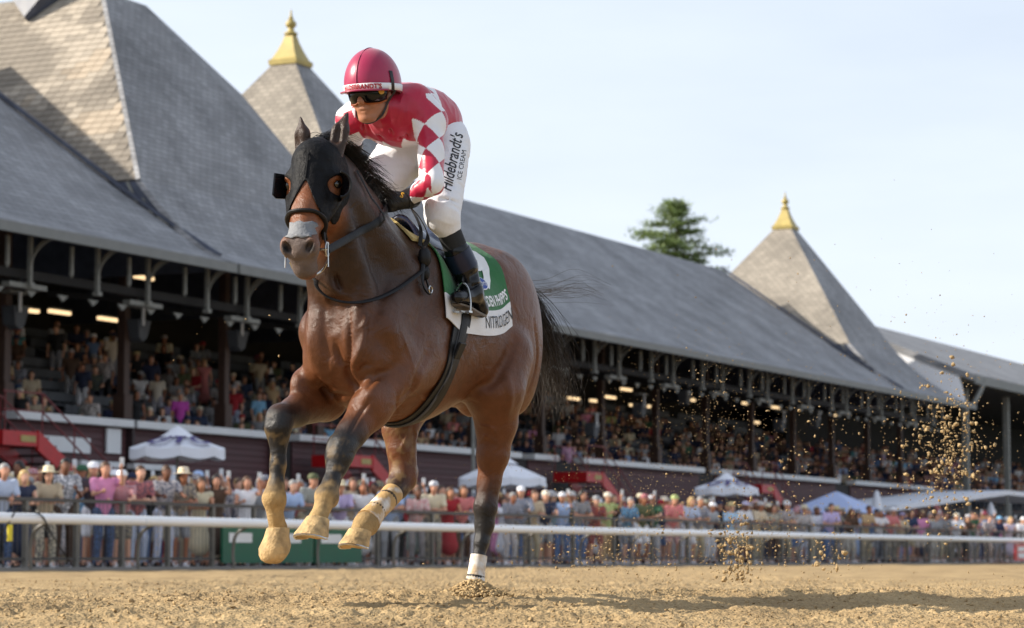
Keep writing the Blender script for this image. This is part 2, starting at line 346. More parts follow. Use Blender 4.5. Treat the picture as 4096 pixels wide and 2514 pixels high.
def horse_sdf():
    S = SDF((-1.02, -.44, -.04), (1.5, .44, 2.16), .0085)
    # trunk
    S.ell((.16, 0, 1.15), (.58, .265, .40), .05)
    S.ell((-.22, 0, 1.20), (.52, .285, .335), .08)
    S.ell((-.56, 0, 1.335), (.38, .265, .305), .08)
    S.cone((.44, 0, 1.50), (.06, 0, 1.455), .125, .095, .10)
    S.cone((.06, 0, 1.455), (-.55, 0, 1.53), .095, .10, .10)
    S.ell((.50, 0, 1.12), (.245, .205, .33), .07)
    for sg in (1, -1):
        # haunch, thigh, buttock
        S.ell((-.62, sg * .13, 1.24), (.29, .160, .37), .06)
        S.ell((-.78, sg * .115, 1.14), (.165, .125, .31), .05)
        S.ell((-.40, sg * .19, 1.06), (.155, .085, .20), .06, rot=Matrix.Rotation(R(-25), 3, 'Y'))
        S.ell((-.45, sg * .15, 1.47), (.10, .075, .08), .07)                      # point of hip
        # shoulder blade and the muscles over it
        S.cone((.26, sg * .145, 1.44), (.60, sg * .150, 1.14), .12, .12, .05, flat=((0, 1, 0), .72))
        S.cone((.20, sg * .165, 1.36), (.40, sg * .190, 1.00), .13, .125, .06, flat=((0, 1, 0), .62))
        S.ell((.66, sg * .094, 1.115), (.118, .088, .215), .012)                 # pectorals
        S.ell((.625, sg * .14, 1.03), (.10, .078, .135), .014)
        S.cone((.60, sg * .155, 1.14), (.46, sg * .165, .97), .10, .112, .035)
        S.ell((.32, sg * .205, 1.06), (.17, .065, .15), .05, rot=Matrix.Rotation(R(20), 3, 'Y'))  # triceps
    # neck
    nf = ((0, 1, 0), .60)
    S.cone((.42, 0, 1.39), (.62, 0, 1.57), .285, .225, .08, flat=nf)
    S.cone((.62, 0, 1.57), (.78, 0, 1.74), .225, .170, .05, flat=((0, 1, 0), .62))
    S.cone((.78, 0, 1.73), (.865, .0, 1.82), .170, .120, .05, flat=((0, 1, 0), .74))
    S.cone((.74, .0, 1.34), (.865, .005, 1.66), .085, .066, .06)                  # windpipe
    for sg in (1, -1):
        S.cone((.64, sg * .10, 1.20), (.85, sg * .078, 1.62), .075, .05, .035)    # brachiocephalic muscle
        S.cone((.42, sg * .13, 1.42), (.78, sg * .088, 1.70), .095, .06, .05)
    S.cone((.755, 0, 1.34), (.775, 0, 1.14), .010, .016, .03, 's')                # hollow at the base of the throat
    # limbs
    for C_, k in ((RF, .025), (LF, .025)): S.chain(C_, k)
    for C_ in (LH, RH): S.chain(C_, .03)
    def at(C_, i): return np.array(C_[i][:3])
    for C_, i, d, r in ((LH, 5, (-.055, .0, .055), .036), (RH, 5, (-.075, 0, .03), .038)):      # points of hock with their tendons
        p = at(C_, i) + np.array(d); S.ell(p, (.036, .03, .045), .03); S.cone(p, at(C_, i - 2) + np.array([-.06, 0, 0]), .02, .03, .03)
        S.cone(p, at(C_, i + 2) + np.array([-.028, 0, 0]), .024, .018, .03)
    for C_, i in ((RF, 4), (LF, 4)):                                             # knees
        S.ell(at(C_, i - 1) + np.array([.012, 0, -.005]), (.05, .054, .055), .02); S.ell(at(C_, i) + np.array([-.035, 0, .0]), (.028, .03, .045), .02)
    for C_, i in ((RF, 8), (LF, 7), (RH, 9)):                                    # fetlocks
        S.ell(at(C_, i) + np.array([-.018, 0, 0]), (.045, .045, .045), .02); S.ell(at(C_, i) + np.array([-.045, 0, -.02]), (.022, .03, .03), .02)
    for C_, i in ((RF, 5), (LF, 5), (LH, 6), (RH, 6)):                           # flexor tendons behind the cannon
        S.cone(at(C_, i) + np.array([-.035, 0, 0]), at(C_, i + 2) + np.array([-.03, 0, 0]), .017, .017, .014)
    for sg, C_ in ((1, LF), (-1, RF)):                                           # forearm muscles
        a, b = at(C_, 0), at(C_, 2); S.ell(a * .5 + b * .5 + np.array([.03, sg * .03, .02]), (.10, .055, .085), .04)
    # head
    head_sdf(S)
    S.ell(hd(.215, 0, -.475), (.072, .072, .072), .03, rot=HROT)
    S.ell(hd(.185, 0, -.545), (.058, .052, .052), .025, rot=HROT)
    S.ell(hd(.15, 0, -.555), (.045, .046, .04), .025, rot=HROT)
    for sg in (1, -1):
        S.ell(hd(.250, sg * .047, -.466), (.040, .034, .046), .012, rot=HROT)
        S.ell(hd(.285, sg * .046, -.474), (.045, .0135, .029), .010, 's', rot=HROT @ Matrix.Rotation(R(sg * 18), 3, 'Z') @ Matrix.Rotation(R(-sg * 28), 3, 'X'))
        S.ell(EYE[0 if sg > 0 else 1], (.022, .022, .019), .008, 's')
        S.ell(EYE[0 if sg > 0 else 1] + .028 * Z3 - .006 * LAT * sg, (.036, .020, .012), .012)
    S.cone(hd(.255, -.05, -.53), hd(.255, .05, -.53), .006, .006, .008, 's')       # mouth line
    S.cone(hd(.225, .06, -.53), hd(.15, .062, -.50), .005, .005, .008, 's')
    for (bx, by), (tx, ty), lb, lt in (((1196, 592), (1180, 476), -.055, -.075), ((1352, 588), (1418, 474), .062, .095)):   # ears
        a = hx(bx, by, lb); b = hx(tx, ty, lt); a[0] = POLL[0] - .02 + (.045 if lb < 0 else -.01); b[0] = a[0] + (-.0 if lb < 0 else -.05)
        m = a * .5 + b * .5; w = (0.5, 1, 0) if lb < 0 else (-.25, 1, .45)
        w = np.array(w) / np.linalg.norm(w); thin = np.cross(w, b - a); thin /= np.linalg.norm(thin)
        a = a - np.array([0, .012 * (1 if lb < 0 else -1), .03]); b = b + (b - a) * .10; S.cone(a - (b - a) * .35, m, .034, .042, .015, flat=(thin, .8)); S.cone(m, b, .041, .008, .01, flat=(thin, .6))
        fr = thin if thin[0] > 0 else -thin
        S.cone(a + fr * .026 + (b - a) * .25, m + fr * .024 + (b - a) * .22, .017, .008, .012, 's')
    return S
HS = horse_sdf()
HV, HQ = HS.mesh(); HV = relax(HV, HQ, 2)
def sculpt(V, Q):
    """creases, muscle edges and veins drawn along lines read off the photograph"""
    t = BVHTree.FromPolygons([Vector(v) for v in V.tolist()], Q.tolist())
    fn = np.cross(V[Q[:, 2]] - V[Q[:, 0]], V[Q[:, 3]] - V[Q[:, 1]]); nv = np.zeros_like(V)
    for i in range(4): np.add.at(nv, Q[:, i], fn)
    nv /= np.linalg.norm(nv, axis=1)[:, None] + 1e-12
    c0 = CAM - HO; c0 = Vector((c0 @ HF, c0 @ HL, c0[2])); k = .5952; D = np.zeros(len(V))
    Z = lambda *q: [(1100 + a * k, 900 + b * k) for a, b in q]
    strokes = [(Z((492, 545), (490, 700), (487, 850), (490, 1000), (520, 1060), (565, 1105)), -.020, .020), (Z((405, 790), (425, 880), (470, 960)), -.013, .018), (Z((285, 1035), (330, 1095), (390, 1150), (470, 1150)), -.015, .022),
        (Z((610, 640), (592, 760), (560, 860), (528, 930)), .010, .020), (Z((775, 985), (700, 1008), (640, 1060), (602, 1110)), -.012, .022), (Z((1040, 830), (985, 960), (930, 1100), (850, 1190), (800, 1310)), -.011, .030), (Z((820, 1150), (832, 1290)), -.007, .012),
        (Z((1610, 770), (1560, 900), (1470, 1050), (1380, 1095), (1310, 1135)), -.016, .030), (Z((1740, 640), (1765, 850), (1745, 1010), (1700, 1120)), -.008, .018), (Z((1560, 1000), (1580, 1150), (1560, 1300)), .008, .025), (Z((405, 335), (425, 390), (445, 445)), -.018, .014), (Z((330, 340), (400, 440), (520, 500)), .007, .02), (Z((600, 250), (560, 380), (520, 480)), -.009, .025), (Z((760, 330), (700, 520), (640, 700)), -.006, .03),
        (Z((700, 560), (800, 760), (830, 980)), .007, .04), (Z((640, 1180), (560, 1290), (500, 1400)), -.006, .012), (Z((250, 690), (232, 800), (250, 930)), .006, .03), (Z((340, 900), (380, 950), (350, 1040)), .008, .03), (Z((510, 960), (560, 900), (600, 800)), .008, .03), (Z((560, 1000), (600, 950), (650, 940)), -.007, .012), (Z((1380, 1350), (1450, 1365), (1490, 1400)), .005, .008), (Z((1400, 1440), (1420, 1420), (1500, 1470)), .004, .008), (Z((850, 1500), (880, 1440), (900, 1340)), .005, .009), (Z((930, 1500), (940, 1420), (935, 1360)), -.006, .010),
        (Z((1100, 830), (1150, 960), (1130, 1100)), .004, .05), (Z((1330, 800), (1300, 950), (1230, 1080)), .003, .05), (Z((1200, 300), (1220, 420), (1190, 600)), -.004, .03), (Z((900, 1060), (960, 1150), (1050, 1180), (1150, 1160)), .0045, .008), (Z((840, 700), (900, 860), (930, 960)), .0035, .009), (Z((560, 700), (600, 660), (620, 600)), .004, .009)]
    for px, d, w in strokes:
        P = bez([np.array([a, b, 0.]) for a, b in px], 26); pts = []
        for a, b, _ in P:
            r = ray(a, b); q, n, i, dd = t.ray_cast(c0, Vector((r @ HF, r @ HL, r[2])).normalized())
            if q is not None: pts.append(np.array(q))
        if len(pts) < 3: continue
        pts = np.array(pts); lo, hi = pts.min(0) - 3 * w, pts.max(0) + 3 * w; I = np.where(((V > lo) & (V < hi)).all(1))[0]
        if not len(I): continue
        dist = np.linalg.norm(V[I][:, None] - pts[None], axis=2); m = dist.min(1); j = dist.argmin(1); tp = np.sin(np.clip(j / (len(pts) - 1), .04, .96) * math.pi) ** .5; D[I] += 1.5 * d * np.exp(-(m / (.85 * w)) ** 2) * tp
    return V + nv * D[:, None]
HV = sculpt(HV, HQ)
BAY = np.array(lin(94, 57, 35)); DK = np.array(lin(40, 30, 24)); BLK = np.array((.012, .011, .011)); MUD = np.array(lin(178, 148, 102)); RED = np.array(lin(106, 62, 35))
def dist_chain(P, C_, i0, i1):
    d = np.full(len(P), 9.0)
    for a, b in zip(C_[i0:i1], C_[i0 + 1:i1 + 1]):
        a, b = np.array(a[:3]), np.array(b[:3]); ba = b - a; t = np.clip((P - a) @ ba / (ba @ ba), 0, 1); d = np.minimum(d, np.linalg.norm(P - a - t[:, None] * ba, axis=1))
    return d
def coat(P):
    mudm = np.zeros((len(P), 1)); n1 = fbm(P, 5, 1)[:, None]; n2 = fbm(P, 34, 2)[:, None]; n3 = fbm(P, 12, 3)[:, None]
    f, l, z = P[:, 0:1], P[:, 1:2], P[:, 2:3]
    c = BAY * (.72 + .35 * n1 + .3 * fbm(P, 11, 15)[:, None])
    up = sm(z + .1 * n1, 1.0, 1.5) * sm(f, -.5, .25) * (1 - sm(f, .95, 1.1))            # darker topline, shoulder and neck
    c = c * (1 - .72 * up) + DK * .72 * up
    nk = sm(f, .35, .6) * sm(z, 1.2, 1.38) * .5; c = c * (1 - nk) + DK * nk
    rr = (1 - sm(z, .75, 1.05)) * .5 + sm(-f, .3, .6) * .35; c = c * (1 - rr) + RED * rr
    hdm = sm((P - hd(0, 0, 0)) @ np.array([.35 * FWD[0], .35 * FWD[1], -1]), .05, .2)[:, None] * sm(f, .84, .9)
    c = c * (1 - hdm) + np.array(lin(118, 70, 42)) * hdm
    mz = 1 - sm(np.linalg.norm(P - hd(.22, 0, -.50), axis=1), .085, .125)[:, None]
    c = c * (1 - mz) + (np.array(lin(108, 94, 88)) * (.45 + .9 * n3)) * mz; mudm = np.maximum(mudm, mz * .6)
    for sg in (1, -1):
        nm = 1 - sm(np.linalg.norm(P - hd(.272, sg * .046, -.476), axis=1), .010, .034)[:, None]; c = c * (1 - nm) + BLK * nm
    er = sm(z, 2.03, 2.09); c = c * (1 - er) + BLK * 1.5 * er
    for C_, i0, i1, j in ((RF, 2, 10, 6), (LF, 2, 9, 6), (LH, 3, 11, 8), (RH, 3, 10, 7)):   # black points, then dried mud from the fetlock down
        q = np.array(C_[i0][:3]); tip = np.array(C_[-1][:3]); ax = tip - q; L_ = np.linalg.norm(ax); t = ((P - q) @ ax / L_ ** 2)[:, None]
        near = (1 - sm(dist_chain(P, C_, i0 - 1, i1), .085, .13))[:, None]
        b = near * sm(t + (n3 - .5) * .16, -.18, .12) if C_ in (RF, LF) else near * sm(t + (n3 - .5) * .2, .12, .42)
        c = c * (1 - b) + BLK * (1 + .9 * n1) * b
        lo = .54 if C_ in (RF, LF) else (.62 if C_ is RH else 1.5)
        m = near * sm(t + (n3 - .5) * .4 + (n2 - .5) * .35, lo - .06, lo + .34); c = c * (1 - m) + MUD * (.55 + .8 * n2) * m; mudm = np.maximum(mudm, m)
        if C_ in (RF, LF):
            dd = near * sm(t, .05, .3) * sm(n2 + .2 * n3, .62, .85) * .45; c = c * (1 - dd) + MUD * .5 * dd
        if C_ is RH:
            dd = near * sm(t, -.35, .1) * sm(n2 + .2 * n3, .5, .75) * .5; c = c * (1 - dd) + MUD * .6 * dd
    return np.hstack([np.clip(c, 0.004, 1), np.clip(mudm, 0, 1)])
def coat_mat():
    m = mat('bay_coat', (0, 0, 0), .36, var=.16, scale=26, attr='col', spec=.30)
    nt = m.node_tree; b = nt.nodes['Principled BSDF']; N_ = nt.nodes.new; Lk = nt.links.new
    tc = N_('ShaderNodeTexCoord'); mp = N_('ShaderNodeMapping'); mp.inputs['Scale'].default_value = (60, 190, 60)
    nz = N_('ShaderNodeTexNoise'); nz.inputs['Scale'].default_value = 2.2; nz.inputs['Detail'].default_value = 3
    vein = N_('ShaderNodeTexNoise'); vein.inputs['Scale'].default_value = 11; vein.inputs['Detail'].default_value = 2; vein.inputs['Distortion'].default_value = 1.2
    ad = N_('ShaderNodeMath'); ad.operation = 'MULTIPLY_ADD'; ad.inputs[1].default_value = 3.0
    bp = N_('ShaderNodeBump'); bp.inputs['Strength'].default_value = .40; bp.inputs['Distance'].default_value = .008
    Lk(tc.outputs['Object'], mp.inputs[0]); Lk(mp.outputs[0], nz.inputs['Vector']); Lk(tc.outputs['Object'], vein.inputs['Vector'])
    Lk(vein.outputs[0], ad.inputs[0]); Lk(nz.outputs[0], ad.inputs[2]); Lk(ad.outputs[0], bp.inputs['Height']); Lk(bp.outputs[0], b.inputs['Normal'])
    at = [q for q in nt.nodes if q.type == 'ATTRIBUTE'][0]; old = b.inputs['Roughness'].links[0].from_socket
    mxr = N_('ShaderNodeMix'); mxr.inputs[3].default_value = .95; Lk(at.outputs['Alpha'], mxr.inputs[0]); Lk(old, mxr.inputs[2]); Lk(mxr.outputs[0], b.inputs['Roughness'])
    grit = N_('ShaderNodeTexNoise'); grit.inputs['Scale'].default_value = 70; grit.inputs['Detail'].default_value = 4; Lk(tc.outputs['Object'], grit.inputs['Vector'])
    bs = N_('ShaderNodeMath'); bs.operation = 'MULTIPLY'; bs.inputs[1].default_value = .9; Lk(at.outputs['Alpha'], bs.inputs[0])
    b2 = N_('ShaderNodeBump'); b2.inputs['Distance'].default_value = .006; Lk(bs.outputs[0], b2.inputs['Strength']); Lk(grit.outputs[0], b2.inputs['Height']); Lk(bp.outputs[0], b2.inputs['Normal']); Lk(b2.outputs[0], b.inputs['Normal'])
    return m
M_COAT = coat_mat()
M_BLK = mat('black_leather', (.007, .007, .008), .48, var=.3, scale=30, bump=.15, bscale=120, spec=.28)
M_HOOD = mat('black_hood_cloth', (.006, .006, .007), .6, var=.4, scale=18, bump=.9, bscale=34, spec=.14)
M_HAIR = mat('black_hair', (.014, .012, .011), .45, var=.3, scale=60)
M_HAIRB = mat('dusty_hair', (.05, .04, .033), .5, var=.4, scale=40)
M_MUD = mat('dried_mud_hoof', lin(182, 152, 106), .8, var=.5, scale=24, bump=.9, bscale=45)
M_METAL = mat('steel', (.55, .54, .52), .25, metal=1, var=.15, scale=20)
M_EYE = mat('dark_eye', (.006, .004, .003), .06, var=.1, coat=.8)
M_WHITE = mat('white_cloth', (.78, .78, .80), .7, var=.06, scale=12, bump=.2, bscale=60)
def bandage_mat(lo=.45, amt=.75):
    m = mat('dusty_bandage', (.72, .70, .66), .8, var=.1, scale=30, bump=.3, bscale=70); nt = m.node_tree; b = nt.nodes['Principled BSDF']
    src = b.inputs['Base Color'].links[0].from_socket; N_ = nt.nodes.new; Lk = nt.links.new
    tc = N_('ShaderNodeTexCoord'); nz = N_('ShaderNodeTexNoise'); nz.inputs['Scale'].default_value = 14; nz.inputs['Detail'].default_value = 5
    mr = N_('ShaderNodeMapRange'); mr.inputs[1].default_value = lo; mr.inputs[2].default_value = lo + .17; mr.inputs[4].default_value = amt
    mx = N_('ShaderNodeMix'); mx.data_type = 'RGBA'; mx.inputs[7].default_value = (*lin(188, 150, 92), 1)
    Lk(tc.outputs['Object'], nz.inputs['Vector']); Lk(nz.outputs[0], mr.inputs[0]); Lk(mr.outputs[0], mx.inputs[0]); Lk(src, mx.inputs[6]); Lk(mx.outputs[2], b.inputs['Base Color'])
    return m
M_BAND = bandage_mat(); M_BAND2 = bandage_mat(.34, .95)
horse = hroot('racehorse', 'bay racehorse at full gallop carrying the jockey in red and white', 'horse')
body = mesh_np('body', HV, HQ, M_COAT, horse); set_col(body, coat(HV))
HB = BVHTree.FromPolygons([Vector(v) for v in HV.tolist()], HQ.tolist())
def on_body(p, off=.006):
    q, n, i, d = HB.find_nearest(Vector(p)); return np.array(q) + off * np.array(n), np.array(n)
for e, sg in zip(EYE, (1, -1)):
    v, f = icomesh(3); o = mesh_np('eye', v * .021 + e - .002 * sg * LAT, f, M_EYE, horse)
# hooves
def hoof(C_, direc, toe, h=.092, r0=.050, r1=.070, rnd=False):
    c = np.array(C_[-1][:3]); d = np.asarray(direc, float); d /= np.linalg.norm(d); t = np.asarray(toe, float); t -= (t @ d) * d; t /= np.linalg.norm(t); w = np.cross(d, t)
    m = MB(); vs_ = []; n = 20; prof = [(-.02, r0 * .8, 0), (0, r0 * 1.02, 0), (.012, r0 * 1.06, .0), (.5, (r0 + r1) / 2, .018), (.9, r1 * .98, .033), (1, r1 * .97, .036), (1.05, r1 * .86, .036), (1.05, r1 * .4, .03)]
    if rnd: prof = [(-.02, r0 * .8, 0), (0, r0 * 1.02, 0), (.02, r0 * 1.08, .0), (.3, r0 * 1.22, .012), (.58, r1, .024), (.78, r1 * .95, .03), (.92, r1 * .78, .034), (1.0, r1 * .52, .034), (1.03, r1 * .25, .034)]
    for q, r_, sh in prof:
        for a in np.arange(n) * 2 * math.pi / n:
            ca, sa = math.cos(a), math.sin(a); back = .86 if ca < -.6 else 1.0
            hh = h * (q - (.22 * q if ca < 0 else 0) * abs(ca))
            vs_.append(c + d * hh + t * (ca * r_ * back * 1.05 + sh) + w * sa * r_ * .98)
    k = len(prof); f = [(i * n + j, i * n + (j + 1) % n, (i + 1) * n + (j + 1) % n, (i + 1) * n + j) for i in range(k - 1) for j in range(n)] + [tuple(range(n))[::-1], tuple(range((k - 1) * n, k * n))]
    m.add(vs_, f); o = m.build('hoof', M_MUD, horse, smooth=True)
    if not rnd:
        sh = MB(); sh.tube([c + d * (h * (1.035 - (.22 if math.cos(a) < 0 else 0) * abs(math.cos(a)))) + t * (math.cos(a) * r1 * .93 * (.86 if math.cos(a) < -.6 else 1) + .036) + w * math.sin(a) * r1 * .92 for a in np.linspace(-2.5, 2.5, 22)], .0055, 6); sh.build('horseshoe', M_METAL, o, smooth=True)
    return o
hoof(RF, (-.02, 0, -1), (1, -.05, -.6), .150, .046, .070, True)
hoof(LF, (.28, 0, -1), (1, 0, -.1), .095, .047, .074)
hoof(RH, (.30, 0, -1), (1, 0, -.15), .088, .050, .070)
hoof(LH, (.15, 0, -1), (1, 0, 0), .07, .046, .062)
# bandages
def wrap(name, pts, rad, mt, parent, turns=0):
    m = MB(); P = bez(pts, 26); rr = np.interp(np.linspace(0, 1, 26), np.linspace(0, 1, len(rad)), rad)
    if turns: rr = rr + .0022 * (np.arange(26) * turns / 26 % 1)
    m.tube(P, rr, 20); return m.build(name, mt, parent, smooth=True)
J = lambda C_, i: np.array(C_[i][:3])
wrap('leg_bandage', [J(RH, 6) * .6 + J(RH, 7) * .4, J(RH, 7), J(RH, 8), J(RH, 8) * .25 + J(RH, 9) * .75], [.050, .048, .048, .058], M_BAND2, horse, 7)
wrap('leg_bandage', [J(LH, 7) * .25 + J(LH, 8) * .75, J(LH, 8) * .4 + J(LH, 9) * .6, J(LH, 9), J(LH, 10)], [.040, .039, .042, .05], M_BAND, horse, 7)
# mane and tail
def hair(name, roots, mt, parent, wid=.0016, n=9):
    m = MB()
    for P, w in roots: m.tube(bez(P, n), wid * w * np.linspace(1, .15, n), 3, caps=False)
    return m.build(name, mt, parent, smooth=True)
rs = np.random.default_rng(3); st = []
for i in range(560):                                                            # mane blown back along the crest
    t = rs.random(); c = bez([(.87, 0, 1.95), (.76, 0, 1.88), (.64, 0, 1.775), (.50, 0, 1.66)], 40)[int(t * 39)]
    c = c + np.array([0, rs.normal(0, .014), 0]); q, nn = on_body(c, -.006); L_ = rs.uniform(.07, .15) * (1 - .2 * t)
    up = rs.uniform(-.25, .35); side = rs.uniform(.25, 1.0)
    d = np.array([-.75, side, up]); d /= np.linalg.norm(d)
    st.append(([q, q + L_ * .4 * d + .03 * Z3, q + L_ * .8 * d + np.array([-.03, .01, -.01]), q + L_ * 1.1 * d + np.array([-.05, .02, -.05 + rs.normal(0, .02)])], rs.uniform(.7, 1.6)))
for i in range(90):                                                             # forelock tuft tucked behind the ears
    q = hd(rs.uniform(-.11, -.02), rs.normal(0, .03), rs.uniform(.02, .05)); d = np.array([-.8, rs.uniform(.2, .8), rs.uniform(-.1, .5)]); L_ = rs.uniform(.06, .15)
    st.append(([q, q + .5 * L_ * d + .01 * Z3, q + L_ * d - .02 * Z3], 1))
hair('mane', st, M_HAIR, horse)
st = []
for i in range(420):
    a = np.array([-.86 + rs.normal(0, .012), rs.normal(0, .022), 1.46 + rs.normal(0, .02)]); u = rs.random(); sp = rs.normal(0, 1, 3)
    e1 = np.array([-1.00, .05, 1.44]) + sp * (.02, .025, .03); e2 = np.array([-1.10, .11, 1.26]) + sp * (.035, .045, .06); e3 = np.array([-1.16, .15, 1.06]) + sp * (.055, .06, .06) + rs.normal(0, .02, 3); e4 = np.array([-1.15, .15, .84 + .22 * (1 - u)]) + sp * (.05, .05, .03) + rs.normal(0, .035, 3)
    L_ = [a, e1, e2, e3, e4][:5 if u > .35 else 4]; st.append((L_, rs.uniform(.7, 1.5)))
for i in range(26):                                                             # wisps lifted by the wind
    a = np.array([-.98, .05, 1.46]) + rs.normal(0, .02, 3); st.append(([a, a + (-.16, .07, .02), a + (-.34, .17 + rs.normal(0, .02), .045 + rs.normal(0, .02)), a + (-.46 + rs.normal(0, .04), .27, .03 + rs.normal(0, .03))], .8))
hair('tail', st, M_HAIRB, horse, .0017, 11)
m = MB(); m.tube(bez([(-.80, 0, 1.50), (-.92, .02, 1.49), (-1.02, .05, 1.44), (-1.08, .08, 1.36)], 9), [.045, .035, .026, .02, .016, .014, .012, .010, .006], 8); m.build('tail_dock', M_HAIR, horse, smooth=True)
# ================================================================ tack
M_GREEN = mat('green_cloth', lin(28, 104, 52), .7, var=.12, scale=14, bump=.25, bscale=40, sheen=.2)
M_TAN = mat('tan_felt', lin(200, 176, 116), .85, var=.12, scale=20, bump=.4, bscale=90)
M_NAVY = mat('navy_leather', lin(26, 34, 62), .28, var=.2, scale=12, coat=.3)
M_BOOT = mat('polished_boot', (.007, .007, .009), .22, var=.3, scale=9, spec=.35, bump=.25, bscale=14)
M_BOOTTOP = mat('navy_boot_cuff', lin(24, 30, 54), .3, var=.15, scale=9, spec=.35)
M_TXTW = mat('white_print', (.82, .82, .82), .6, var=.04)
M_TXTK = mat('black_print', (.01, .01, .012), .6, var=.04)
M_BLUE = mat('blue_print', lin(24, 62, 150), .5, var=.05)
M_TAPE = mat('grey_nasal_strip', lin(118, 120, 124), .7, var=.15, scale=40, bump=.5, bscale=70)
# parametrisation of the flank: angle phi around an axis above the belly, 0 = straight up, positive = left
AXZ = 1.22
def flank(f, phi, off=.01):
    d = Vector((0, math.sin(phi), math.cos(phi))); o = Vector((f, 0, AXZ)) + d * (.9 if abs(phi) < 1.6 or abs(phi) > 4.68 else .52)
    q, n, i, t = HB.ray_cast(o, -d)
    if q is None: q = Vector((f, 0, AXZ)) + d * .3
    return np.array(q) + off * np.array(d)
_fl = {}
def arc_table(f):
    k = round(f, 2)
    if k not in _fl:
        ph = np.linspace(0, 2.2, 60); P = np.array([flank(k, a, .012) for a in ph]); P = relax1(P); s_ = np.r_[0, np.cumsum(np.linalg.norm(np.diff(P, axis=0), axis=1))]; _fl[k] = (ph, s_, P)
    return _fl[k]
def relax1(P):
    for _ in range(4): P[1:-1] = .25 * P[:-2] + .5 * P[1:-1] + .25 * P[2:]
    return P
def cloth_pt(f, a, sg=1, off=0.0):
    """point at arc length a down from the spine at station f"""
    k0 = math.floor(f * 50) / 50; w = (f - k0) * 50; out = 0
    for k, ww in ((k0, 1 - w), (k0 + .02, w)):
        ph, s_, P = arc_table(k); out = out + ww * np.array([np.interp(a, s_, P[:, i]) for i in range(3)])
    n = np.array([0, out[1], (out[2] - AXZ)]); n /= np.linalg.norm(n) + 1e-9; out = out + n * off
    return np.array([f, out[1] * sg, out[2]])
def skin_grid(name, fs, arcs, mt, parent, sg=1, off=0.0, th=.006, edge=None, wav=0.0):
    m = MB(); nf, na = len(fs), len(arcs); v = []
    for o2 in (off, off + th):
        for i, f in enumerate(fs):
            for j, a in enumerate(arcs):
                aa = a * (edge(f) if edge else 1); w = wav * math.sin(f * 21 + a * 9) * (a / arcs[-1]) ** 2
                v.append(cloth_pt(f, aa, sg, o2 + w))
    f_ = []; n = nf * na
    for i in range(nf - 1):
        for j in range(na - 1):
            q = (i * na + j, (i + 1) * na + j, (i + 1) * na + j + 1, i * na + j + 1); f_ += [q, tuple(n + x for x in q[::-1])]
    B = [i * na for i in range(nf)] + [(nf - 1) * na + j for j in range(1, na)] + [i * na + na - 1 for i in range(nf - 2, -1, -1)] + [j for j in range(na - 2, 0, -1)]
    f_ += [(B[i], n + B[i], n + B[(i + 1) % len(B)], B[(i + 1) % len(B)]) for i in range(len(B))]
    m.add(v, f_); o = m.build(name, mt, parent, smooth=True)
    bm = bmesh.new(); bm.from_mesh(o.data); bmesh.ops.recalc_face_normals(bm, faces=bm.faces); bm.to_mesh(o.data); bm.free(); return o
def cloth_text(name, body, size, f0, a0, mt, parent, shear=0, bold=0.0, rot=0.0, off=.0105, sx=1.0):
    v, f = text_np(body, size, shear, bold); x, y = v[:, 0] * sx, v[:, 1]; c, s_ = math.cos(rot), math.sin(rot)
    P = [cloth_pt(f0 - (c * i - s_ * j), a0 - (s_ * i + c * j), 1, off) for i, j in zip(x, y)]
    return mesh_np(name, P, f, mt, parent, False)
cloth = hroot('saddle_cloth', 'green and white numbered saddle cloth under the jockey', 'saddle cloth')
fs = np.arange(-.40, .245, .02)
A0, A1, A2 = .05, .45, .565
for sg in (1, -1):
    skin_grid('green_panel', fs, np.linspace(0.0, A1, 18), M_GREEN, cloth, sg, .0, .005, wav=.004)
    skin_grid('white_band', fs, np.linspace(A1 + .0005, A2, 8), M_WHITE, cloth, sg, .001, .005, wav=.004)
    skin_grid('tan_pad', np.arange(.12, .36, .02), np.linspace(.0, .20, 9), M_TAN, cloth, sg, -.004, .012)
cloth_text('lettering', 'NITROGEN', .080, -.255, .508, M_TXTK, cloth, sx=.74)
cloth_text('lettering', 'OGDEN PHIPPS', .070, -.235, .410, M_TXTW, cloth, bold=.002, sx=.62)
cloth_text('cloth_number', '9', .34, -.265, .235, M_TXTW, cloth, bold=.008, rot=R(-4))
m = MB(); el = [(.055 * math.cos(a), .032 * math.sin(a)) for a in np.linspace(0, 2 * math.pi, 28, endpoint=False)]
def oval(sx, sy, off, mt, nm):
    P = [cloth_pt(-.175, .315, 1, off)] + [cloth_pt(-.175 - x * sx, .315 + y * sy, 1, off) for x, y in el]
    return mesh_np(nm, P, [(0, i + 1, (i + 1) % 28 + 1) for i in range(28)], mt, cloth, False)
oval(1.12, 1.16, .0125, M_TXTW, 'oval_badge_rim'); oval(1.0, 1.0, .0140, M_BLUE, 'oval_badge')
cloth_text('lettering', 'Ford', .044, -.175, .317, M_TXTW, cloth, shear=.35, off=.0155, sx=1.0)
P = [cloth_pt(f, a, 1, .0125) for f, a in ((-.11, .20), (-.17, .20), (-.17, .245), (-.11, .245))]; mesh_np('small_badge', P, [(0, 1, 2, 3)], mat('purple_print', lin(110, 80, 150), .5), cloth, False)
P = [cloth_pt(f, a, 1, .0140) for f, a in ((-.12, .188), (-.16, .188), (-.14, .16))]; mesh_np('small_badge', P, [(0, 1, 2)], mat('gold_print', lin(214, 176, 60), .5), cloth, False)
